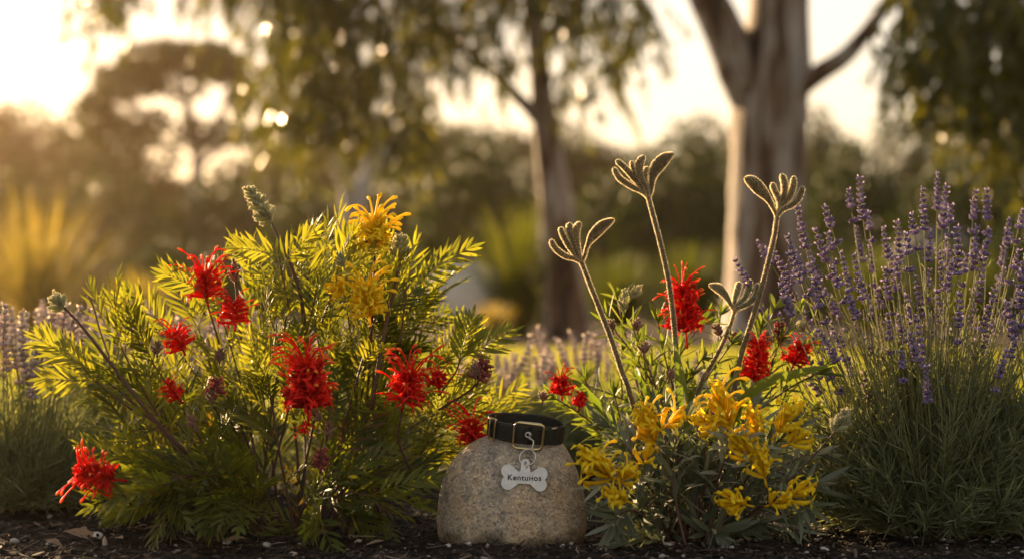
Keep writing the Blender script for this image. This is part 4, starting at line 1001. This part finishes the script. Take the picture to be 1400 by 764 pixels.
# grey-leaved yellow-flowered shrub in front
g = np.random.default_rng(41)
B3 = P(945, 735, 2.90); B3[2] = 0
yel = thing('grevillea_shrub', B3, 'low grey-leaved shrub with yellow flowers right of the stone', 'shrub')
for nb, (x, y) in enumerate([(835, 655), (840, 700), (850, 620), (840, 715), (870, 600), (880, 690), (900, 720), (905, 570), (935, 575), (930, 620), (945, 650), (935, 700), (960, 600), (975, 560), (980, 730), (1000, 640), (1010, 600), (1030, 560), (1040, 660), (1045, 720), (1060, 620), (1080, 590), (1090, 650), (1100, 690), (1120, 620), (1085, 720), (845, 610), (865, 655), (905, 640), (985, 690), (1010, 735), (870, 735), (1120, 660), (960, 640), (835, 585)]):
    tip = P(x, y, 2.86 + g.normal(0, .05)); tip[2] = max(tip[2], .015)
    simple_branch(yel, B3 + np.array([np.clip((tip[0] - B3[0]) * .3, -.05, .05), g.normal(0, .025), 0]), tip, g, 18, .060, .0080, 'grey_leaf', tone=.9 if nb % 4 == 0 else .5, start=.3, sag=.35, ang=1.0, tuft=7)
YF = [(895, 606, (-.35, -.25, .8), .034, 26, .024, .024), (905, 585, (.7, -.2, .5), .02, 10, .022, .024), (838, 655, (-.6, -.2, .55), .036, 34, .026, .024), (850, 660, (.15, -.3, .3), .018, 12, .022, .018), (858, 685, (-.6, -.35, .25), .02, 16, .021, .016), (1000, 585, (-.35, -.25, .85), .040, 34, .024, .030), (1035, 600, (-.2, -.3, .8), .03, 20, .021, .018), (1062, 592, (.55, -.2, .7), .03, 18, .022, .022), (1030, 628, (-.5, -.3, .5), .028, 20, .022, .018), (1046, 655, (-.2, -.3, .8), .03, 20, .022, .018), (1022, 690, (-.7, -.3, .2), .026, 16, .022, .018), (1052, 690, (.4, -.3, .2), .018, 12, .018, .014), (1072, 685, (.75, -.2, .5), .022, 14, .024, .018), (985, 578, (-.8, -.2, .1), .022, 14, .02, .018), (1075, 608, (.8, -.2, .3), .016, 8, .02, .018), (880, 635, (.2, -.3, .6), .014, 6, .016, .014)]
for s, (x, y, ax, L, n_, pl_, sl_) in enumerate(YF):
    flower_head(yel, P(x, y, 2.765), ax, L * 1.2, max(6, int(n_ * .62)), pl_ * 1.45, sl_ * 1.6, 'yellow', seed=70 + s, pr=.0033, sr=.0015, droop=.8, curl=1.7, nst=max(4, int(n_ * .4)))
bud_cluster(yel, P(1140, 590, 2.84), (.5, -.1, .8), .03, 22, .02, .0085, seed=81, spread=.7, label='pale woolly bud cluster at the foot of the lavender', hair=90)
stalk(yel, [P(1075, 660, 2.86), P(1110, 625, 2.85), P(1140, 592, 2.84)], .0018, .0013, tone=.5)

# ------------------------------------------------------------------ kangaroo paws
def paw(label, Y, scale_px, off, base, fingers, spoon, stem, mat, leaf_pts, seed):
    """one stem with its furry claw of flower tubes; courses are measured on the flower itself"""
    g = np.random.default_rng(seed)
    def W(x, y, dy=0.): return P(off[0] + x / scale_px, off[1] + y / scale_px, Y + dy)
    st = [W(x, y) for x, y in stem[:-1]]; foot = W(*stem[-1]); foot[1] = Y + .06; foot[2] = .0; st.append(foot)
    root = thing('kangaroo_paw', foot, label, 'flower', 'kangaroo paw flowers')
    mb = MB(); p = smooth_path(st, 40); tubes(mb, p, np.linspace(.0033, .0042, 40) * (.8 if mat == 'paw_grey' else 1), n=10, tone=np.broadcast_to(np.clip(.4 + .2 * np.sin(np.arange(40)), 0, 1), (1, 40)))
    m = 3600; ii = g.integers(0, 38, m); f = g.random((m, 1)); c = p[ii] * (1 - f) + p[ii + 1] * f; T = nrm(p[ii + 1] - p[ii]); r = nrm(np.cross(T, g.normal(0, 1, (m, 3))))
    hairs(mb, c + r * .0037 * (.8 if mat == 'paw_grey' else 1), r, .0016, mat=1); mb.build('stem', [M['paw_stem'], M['hair']], root)
    def tube_part(name, pts, wd, flat, lean):
        rows = [(*W(x, y, lean * i / max(1, len(pts) - 1)), w * .88 / 2 / scale_px / F * Y) for i, ((x, y), w) in enumerate(zip(pts, wd))]
        s = smooth_path(rows, 22); path, rad = s[:, :3], np.maximum(s[:, 3], .0008)
        e = np.linspace(0, 1, 22); rad = rad * np.where(e > .9, np.sqrt(np.maximum(0.02, 1 - ((e - .9) / .1) ** 2)), 1)
        ref = nrm(np.array([g.normal(0, .35), 1, g.normal(0, .2)]))
        mb = MB(); tubes(mb, path, rad, n=14, flat=flat, ref=ref[None], tone=np.clip(g.normal(.45, .1), 0, 1))
        m = int(1700 * (2.2 if flat < .5 else 1)); ii = g.integers(0, 21, m); f = g.random((m, 1)); c = path[ii] * (1 - f) + path[ii + 1] * f; rr = rad[ii] * (1 - f[:, 0]) + rad[ii + 1] * f[:, 0]
        T = nrm(path[ii + 1] - path[ii]); e2 = nrm(ref - (T @ ref)[:, None] * T); e1 = np.cross(T, e2); a = g.uniform(0, 6.28, m)[:, None]
        # half of the hairs sit along the silhouette edges
        sidev = np.cos(a) * e1 + flat * np.sin(a) * e2
        hairs(mb, c + sidev * rr[:, None], np.cos(a) * e1 + np.sin(a) * e2 / max(flat, .3) * .6, .0021, mat=1)
        mb.build(name, [M[mat], M['hair']], root)
    for pts, wd in fingers: tube_part('flower_tube', [base] + pts, [9] + wd, .8, g.uniform(-.012, .008))
    tube_part('open_petal', [base] + spoon[0], [9] + spoon[1], .34, g.uniform(-.006, .004))
    mb = MB()
    for rows in leaf_pts:
        p = smooth_path([W(x, y, d_) for x, y, d_, w in rows], 18); w = np.interp(np.linspace(0, 1, 18), np.linspace(0, 1, len(rows)), [r_[3] for r_ in rows]) / F * Y / 2
        T = nrm(np.gradient(p, axis=0)); sd = nrm(np.cross(T, np.array([0.15, 1, .25]))); nn = np.cross(sd, T)
        Vv = np.concatenate([p - sd * w[:, None] + nn * .35 * w[:, None], p, p + sd * w[:, None] + nn * .35 * w[:, None]])
        i = np.arange(17); q = np.concatenate([np.stack([i, i + 18, i + 19, i + 1], -1), np.stack([i + 18, i + 36, i + 37, i + 19], -1)])
        lm = MB(); lm.add(Vv, quads=q, tone=g.uniform(.3, .8)); lm.build('leaf', M['strap_leaf'], root)
    return root
SPX = 804 / 400.; OF = (720, 180)
paw('left kangaroo paw, the shortest of the three brown ones, leaning left', 2.93, SPX, OF, (150, 360),
    [([(132, 349), (105, 341), (78, 320), (66, 296)], [13, 17, 18, 16]), ([(138, 345), (118, 318), (100, 285), (92, 262)], [12, 17, 18, 16]), ([(142, 342), (130, 310), (118, 275), (118, 250)], [12, 17, 20, 18]), ([(146, 340), (138, 305), (136, 272), (148, 248)], [12, 18, 24, 16])],
    ([(158, 345), (168, 312), (184, 285), (206, 262), (224, 250), (242, 241)], [11, 14, 32, 34, 24, 6]),
    [(150, 358), (172, 415), (200, 485), (236, 580), (262, 660), (290, 740), (396, 1060)], 'paw',
    [[(330, 1060, .05, 5), (280, 930, 0, 12), (230, 800, -.03, 13), (150, 700, -.05, 9), (110, 680, -.06, 1)]], 1)
paw('tallest kangaroo paw, the middle one standing nearly upright', 2.93, SPX, OF, (334, 182),
    [([(318, 166), (290, 152), (255, 128), (238, 98)], [13, 17, 18, 16]), ([(322, 160), (300, 135), (270, 100), (245, 78)], [12, 17, 18, 16]), ([(326, 160), (306, 128), (292, 100), (288, 80)], [11, 12, 14, 12]), ([(329, 155), (312, 120), (310, 88), (324, 66)], [12, 20, 26, 14]), ([(334, 160), (326, 140), (324, 115), (334, 97)], [12, 17, 20, 14])],
    ([(342, 165), (346, 128), (358, 98), (378, 76), (394, 66), (405, 60)], [12, 22, 40, 36, 20, 6]),
    [(334, 180), (350, 240), (372, 325), (390, 410), (402, 500), (410, 590), (415, 720), (420, 1080)], 'paw',
    [[(430, 1080, .05, 5), (440, 900, 0, 15), (425, 700, -.02, 15), (405, 560, -.02, 1)], [(430, 1080, .05, 5), (380, 880, -.02, 12), (330, 720, -.05, 10), (285, 640, -.06, 1)]], 2)
paw('right kangaroo paw, its open petal pointing left towards the tallest one', 2.93, SPX, OF, (688, 236),
    [([(694, 205), (690, 180), (680, 160), (675, 140)], [13, 17, 18, 14]), ([(696, 205), (708, 170), (708, 140), (700, 116)], [13, 18, 20, 15]), ([(699, 208), (722, 180), (732, 152), (734, 122)], [13, 18, 20, 15]), ([(704, 215), (732, 200), (750, 178), (760, 150)], [13, 18, 20, 16])],
    ([(680, 215), (664, 185), (642, 160), (622, 140), (608, 132), (598, 128)], [12, 22, 38, 38, 24, 6]),
    [(688, 234), (680, 290), (662, 365), (640, 450), (612, 540), (585, 630), (560, 760), (500, 1080)], 'paw',
    [[(540, 1080, .05, 5), (570, 800, -.03, 13), (640, 700, -.08, 15), (760, 660, -.1, 11), (850, 640, -.1, 1)]], 3)
paw('small grey kangaroo paw, low between the middle and right stems', 2.95, SPX, OF, (572, 492),
    [([(570, 470), (578, 440), (586, 412)], [13, 20, 20]), ([(578, 478), (600, 455), (612, 425), (610, 405)], [12, 17, 20, 16]), ([(582, 484), (612, 470), (632, 445), (634, 415)], [12, 17, 20, 16])],
    ([(562, 478), (548, 452), (530, 432), (515, 425), (500, 420)], [10, 20, 28, 20, 6]),
    [(572, 490), (560, 530), (535, 590), (500, 655), (470, 720), (370, 1080)], 'paw_grey',
    [[(440, 1080, .05, 5), (480, 860, -.03, 12), (540, 720, -.05, 11), (600, 640, -.05, 1)]], 4)

# ------------------------------------------------------------------ lavender
def spike_mesh(seed, mat, L=.05, whorls=8, gap=True):
    g = np.random.default_rng(seed); mb = MB(); cs, ds, ls, ws = [], [], [], []
    zs = np.linspace(0, L, whorls); zs = zs - (np.array([.014] + [0] * (whorls - 1)) if gap else 0)
    for i, z in enumerate(zs):
        m = int(g.integers(6, 9)); sc = 1 - .45 * (i / whorls) ** 1.5
        for k in range(m):
            a = k / m * 6.28 + i * .5 + g.normal(0, .2); el = g.uniform(.25, .9) + .5 * (i / whorls)
            d = np.array([math.cos(a) * math.cos(el), math.sin(a) * math.cos(el), math.sin(el)])
            cs.append(np.array([0, 0, z]) + d * .0044 * sc); ds.append(d); ls.append(.0084 * sc * g.uniform(.8, 1.2)); ws.append(.0042 * sc * g.uniform(.85, 1.2))
    for k in range(4): cs.append(np.array([g.normal(0, .0008), g.normal(0, .0008), L + .002])); ds.append(np.array([g.normal(0, .3), g.normal(0, .3), 1])); ls.append(.005); ws.append(.0026)
    m = len(cs); blobs(mb, np.array(cs), np.array(ds), np.array(ls), np.array(ws), tone=np.clip(g.normal(.5, .22, m), 0, 1))
    # a few open corollas
    sel = g.choice(m, max(3, m // 6), replace=False)
    leaves(mb, np.array(cs)[sel] + nrm(np.array(ds)[sel]) * .003, np.array(ds)[sel] + g.normal(0, .3, (len(sel), 3)), g.normal(0, 1, (len(sel), 3)), .0035, .003, fold=0, prof=PROF_SHORT, tone=.95)
    tubes(mb, np.array([[0, 0, -.02], [0, 0, L * .5], [0, 0, L]]), np.array([.0008, .0007, .0005]), n=5, tone=.2, mat=1)
    blob_hairs(mb, np.array(cs), np.array(ds), np.array(ls), np.array(ws), 7, .0009, 2)
    me = mb.build('flower_spike', [M[mat], M['lav_stem'], M['hair']])
    return me
def lavender(name_label, base, tips, seed, mat, fol, spread, bare=0, sp_scale=1., foliage_h=.25, group=None, lmat='lav_leaf', nsub=260, lper=26):
    """tips: list of (px, py of spike top, Y)"""
    g = np.random.default_rng(seed); base = np.asarray(base, float)
    root = thing('lavender_bush', base, name_label, 'lavender', group)
    protos_ = [spike_mesh(seed * 10 + k, mat, L=(.03 + .008 * k), whorls=5 + k, gap=k % 2 == 0) for k in range(4)]
    first = [True] * 4
    for (x, y, Y) in tips:
        top = P(x, y, Y); b = base + np.array([np.clip((top[0] - base[0]) * .35, -spread, spread) + g.normal(0, .015), (top[1] - base[1]) * .35, .02])
        k = int(g.integers(0, 4)); Ls = (.03 + .008 * k) * sp_scale
        path = bez(b, b * .45 + top * .55 + UP * np.linalg.norm(top - b) * .09 + g.normal(0, .01, 3), top, 16)
        T = nrm(path[-1] - path[-3]); foot = top - T * Ls
        path = np.vstack([path[:-2], foot])
        mb = MB(); tubes(mb, path, np.linspace(.0014, .0008, len(path)), n=5, tone=g.uniform(.2, .9))
        u = [along(path, v) for v in (.45, .6, .75)]
        lp = np.array([p_ for p_, _ in u for _ in range(2)]); ld = np.array([T_ + nrm(np.cross(T_, g.normal(0, 1, 3))) * .6 for _, T_ in u for _ in range(2)])
        leaves(mb, lp, ld, g.normal(0, 1, (6, 3)), .022, .0022, bend=.2, fold=0, prof=PROF_SHORT, tone=.5, mat=1)
        stm = mb.build('flower_stem', [M['lav_stem'], M[lmat]], root)
        if first[k]: sp_ = protos_[k]; first[k] = False
        else: sp_ = protos_[k].copy(); COL.objects.link(sp_)
        sp_.parent = stm
        sp_.rotation_euler = Vector(T).to_track_quat('Z', 'Y').to_euler(); sp_.rotation_euler.rotate_axis('Z', g.uniform(0, 6.28))
        sp_.location = Vector(foot); s_ = sp_scale * g.uniform(.9, 1.1); sp_.scale = (s_, s_, s_)
        stm['_w'] = 1
    for k in range(4):
        if first[k]: bpy.data.objects.remove(protos_[k])
    # foliage: leafy shoots
    mb = MB(); m = nsub; wx, wy, hh = fol
    a = g.uniform(0, 6.28, m); rr_ = np.sqrt(g.random(m)); ex = np.cos(a) * rr_; ey = np.sin(a) * rr_
    tipz = foliage_h * np.sqrt(np.maximum(.06, 1 - rr_ ** 2)) * g.uniform(.55, 1.15, m)
    st = base + np.column_stack([ex * wx * .35, ey * wy * .35, np.full(m, .0)]); en = base + np.column_stack([ex * wx, ey * wy, tipz])
    t = np.linspace(0, 1, 8)[None, :, None]; md = (st + en) / 2 + np.column_stack([ex * wx * .12, ey * wy * .12, tipz * .12])
    path = (1 - t) ** 2 * st[:, None] + 2 * t * (1 - t) * md[:, None] + t * t * en[:, None]
    tubes(mb, path, np.linspace(.0013, .0007, 8), n=4, tone=.4, mat=1, cap=False)
    for k in range(lper):
        u = g.uniform(.2, 1, m); i = np.minimum((u * 7).astype(int), 6); f = (u * 7 - i)[:, None]; jj = np.arange(m)
        p_ = path[jj, i] * (1 - f) + path[jj, i + 1] * f; T = nrm(path[jj, i + 1] - path[jj, i]); rd = nrm(np.cross(T, g.normal(0, 1, (m, 3))))
        leaves(mb, p_, T * .9 + rd * g.uniform(.4, 1., (m, 1)), g.normal(0, 1, (m, 3)), g.uniform(.022, .05, m), .0020, bend=g.uniform(-.1, .4, m), fold=0, prof=[(0, .5), (.4, 1), (.8, .8), (1, .1)], tone=np.clip(g.normal(.5, .2, m), 0, 1))
    if bare:
        m = bare; a = g.uniform(0, 6.28, m); q = np.sqrt(g.random(m)); ex, ey = np.cos(a) * q, np.sin(a) * q
        tipz = g.uniform(.24, .40, m) * np.sqrt(1.15 - q ** 2)
        st = base + np.column_stack([ex * wx * .3, ey * wy * .3, np.full(m, .03)]); en = base + np.column_stack([ex * wx * 1.05, ey * wy, tipz])
        md = (st + en) / 2 + np.column_stack([g.normal(0, .012, m), g.normal(0, .012, m), tipz * .1]); t = np.linspace(0, 1, 9)[None, :, None]
        tubes(mb, (1 - t) ** 2 * st[:, None] + 2 * t * (1 - t) * md[:, None] + t * t * en[:, None], np.linspace(.0012, .0006, 9), n=4, tone=g.uniform(.3, 1, m), mat=1, cap=False)
    mb.build('foliage', [M[lmat], M['lav_stem']], root)
    return root

g = np.random.default_rng(57)
tips = [(1160, 262), (1174, 245), (1186, 292), (1130, 290), (1090, 285), (1078, 325), (1100, 330), (1036, 330), (1005, 355), (1057, 340), (1080, 350), (1118, 322), (1170, 310), (1190, 338), (1208, 315), (1228, 308), (1240, 325), (1246, 298), (1210, 372), (1252, 378), (1262, 260), (1282, 236), (1292, 262), (1300, 282), (1272, 320), (1284, 345), (1310, 320), (1334, 265), (1350, 265), (1335, 318), (1352, 318), (1380, 300), (1376, 330), (1398, 290), (1392, 345), (1345, 360), (1322, 350), (1300, 360), (1268, 372), (1226, 355), (1150, 345), (1140, 372), (1128, 395), (1160, 400), (1200, 400), (1240, 405), (1282, 405), (1312, 408), (1360, 400), (1388, 405), (1412, 330), (1425, 300), (1420, 380), (1110, 400), (1100, 430), (1136, 440), (1175, 450), (1215, 440), (1255, 445), (1300, 455), (1350, 445), (1390, 450), (1095, 470), (1150, 480), (1070, 395), (1020, 395), (1065, 430), (1125, 500), (1155, 490), (1180, 395), (1330, 400), (1372, 372), (1232, 480), (1295, 330), (1216, 340), (1440, 350), (1168, 355), (1108, 370), (1118, 450), (1142, 415), (1165, 430), (1192, 425), (1205, 470), (1228, 430), (1245, 460), (1268, 425), (1290, 470), (1318, 435), (1335, 470), (1365, 430), (1375, 480), (1400, 425), (1182, 515), (1100, 510), (1265, 500), (1068, 380), (1132, 320)]
tips = [(x, y, 2.98 + g.uniform(-.14, .2)) for x, y in tips]
Bl = P(1275, 730, 2.99); Bl[2] = 0
lavender('large lavender bush with tall dark purple spikes at the right', Bl, tips, 5, 'lav_flower', (.22, .17, .3), .10, sp_scale=1.12, foliage_h=.26, nsub=620, lper=30, bare=420)
Bl2 = P(1440, 735, 2.95); Bl2[2] = 0
tips = [(x, y, 2.92 + g.uniform(-.1, .15)) for x, y in [(1395, 380), (1402, 420), (1378, 420), (1410, 350), (1430, 400), (1450, 380), (1470, 420), (1440, 330)]]
lavender('part of a second lavender bush cut off by the right edge', Bl2, tips, 6, 'lav_flower', (.14, .13, .3), .06, sp_scale=1.2, foliage_h=.24, nsub=220, lper=26)
def lav_rows(n, x0, x1, top, Y, jit=30):
    return [(x0 + (x1 - x0) * (i + .5) / n + g.normal(0, 6), top + abs(g.normal(0, jit)), Y + g.uniform(-.15, .2)) for i in range(n)]
for (lab, bx, Y, tp, fo, seed, fh) in [
    ('purple grey lavender bush at the left edge, leaves dark below', 25, 3.30, lav_rows(44, -60, 120, 415, 3.30, 40), (.17, .15, .3), 7, .20),
    ('faded lavender bush close behind the left tip of the red-flowered shrub', 110, 3.55, lav_rows(30, 40, 215, 412, 3.55, 35), (.16, .15, .3), 8, .22),
    ('faded pinkish lavender hidden behind the red-flowered shrub at left', 270, 3.6, lav_rows(22, 190, 350, 425, 3.6), (.16, .15, .3), 9, .24),
    ('faded pinkish lavender behind the middle of the red-flowered shrub', 480, 3.7, lav_rows(22, 400, 600, 430, 3.7), (.18, .15, .3), 10, .24),
    ('pale blurred lavender right behind the collar', 700, 3.9, lav_rows(26, 620, 765, 470, 3.9, 30), (.17, .16, .3), 11, .15),
    ('pale blurred lavender behind the left kangaroo paw stem', 800, 4.0, lav_rows(26, 720, 880, 452, 4.0, 35), (.17, .16, .3), 12, .16),
    ('pale blurred lavender behind the tall red flower', 945, 4.0, lav_rows(18, 880, 1040, 480, 4.0), (.18, .16, .3), 13, .18)]:
    b_ = np.array([(bx - 700) / F * Y, Y, 0.])
    lavender(lab, b_, tp, seed, 'lav_pale', fo, .07, sp_scale=1.35, foliage_h=fh, group='lavender bushes behind the flower bed', nsub=240, lper=22)

# ------------------------------------------------------------------ parts of parts were built in world space: settle their parents
bpy.context.view_layer.update()
for o in list(SC.objects):
    if o.type == 'MESH' and o.parent is not None and o.parent.type == 'MESH' and o.name.split('.')[0] in ('foliage', 'flower_spike'):
        o.matrix_parent_inverse = o.parent.matrix_world.inverted()
    if '_w' in o: del o['_w']

# ------------------------------------------------------------------ air
hm, nt, out = new_mat('haze'); pv = nt.nodes.new('ShaderNodeVolumePrincipled')
pv.inputs['Color'].default_value = (1, .74, .46, 1); pv.inputs['Density'].default_value = HAZE; pv.inputs['Anisotropy'].default_value = .87
nt.links.new(pv.outputs[0], out.inputs['Volume'])
x0, x1, y0, y1, z0, z1 = -155, 155, -45, 155, -1.3, 12.5
v = [(x, y, z) for x in (x0, x1) for y in (y0, y1) for z in (z0, z1)]
mb = MB(); mb.add(v, quads=[(0, 1, 3, 2), (4, 6, 7, 5), (0, 4, 5, 1), (2, 3, 7, 6), (0, 2, 6, 4), (1, 5, 7, 3)])
hz = mb.build('haze', hm, smooth=False); tag(hz, 'warm golden evening haze filling the air of the garden', 'haze', kind='stuff')
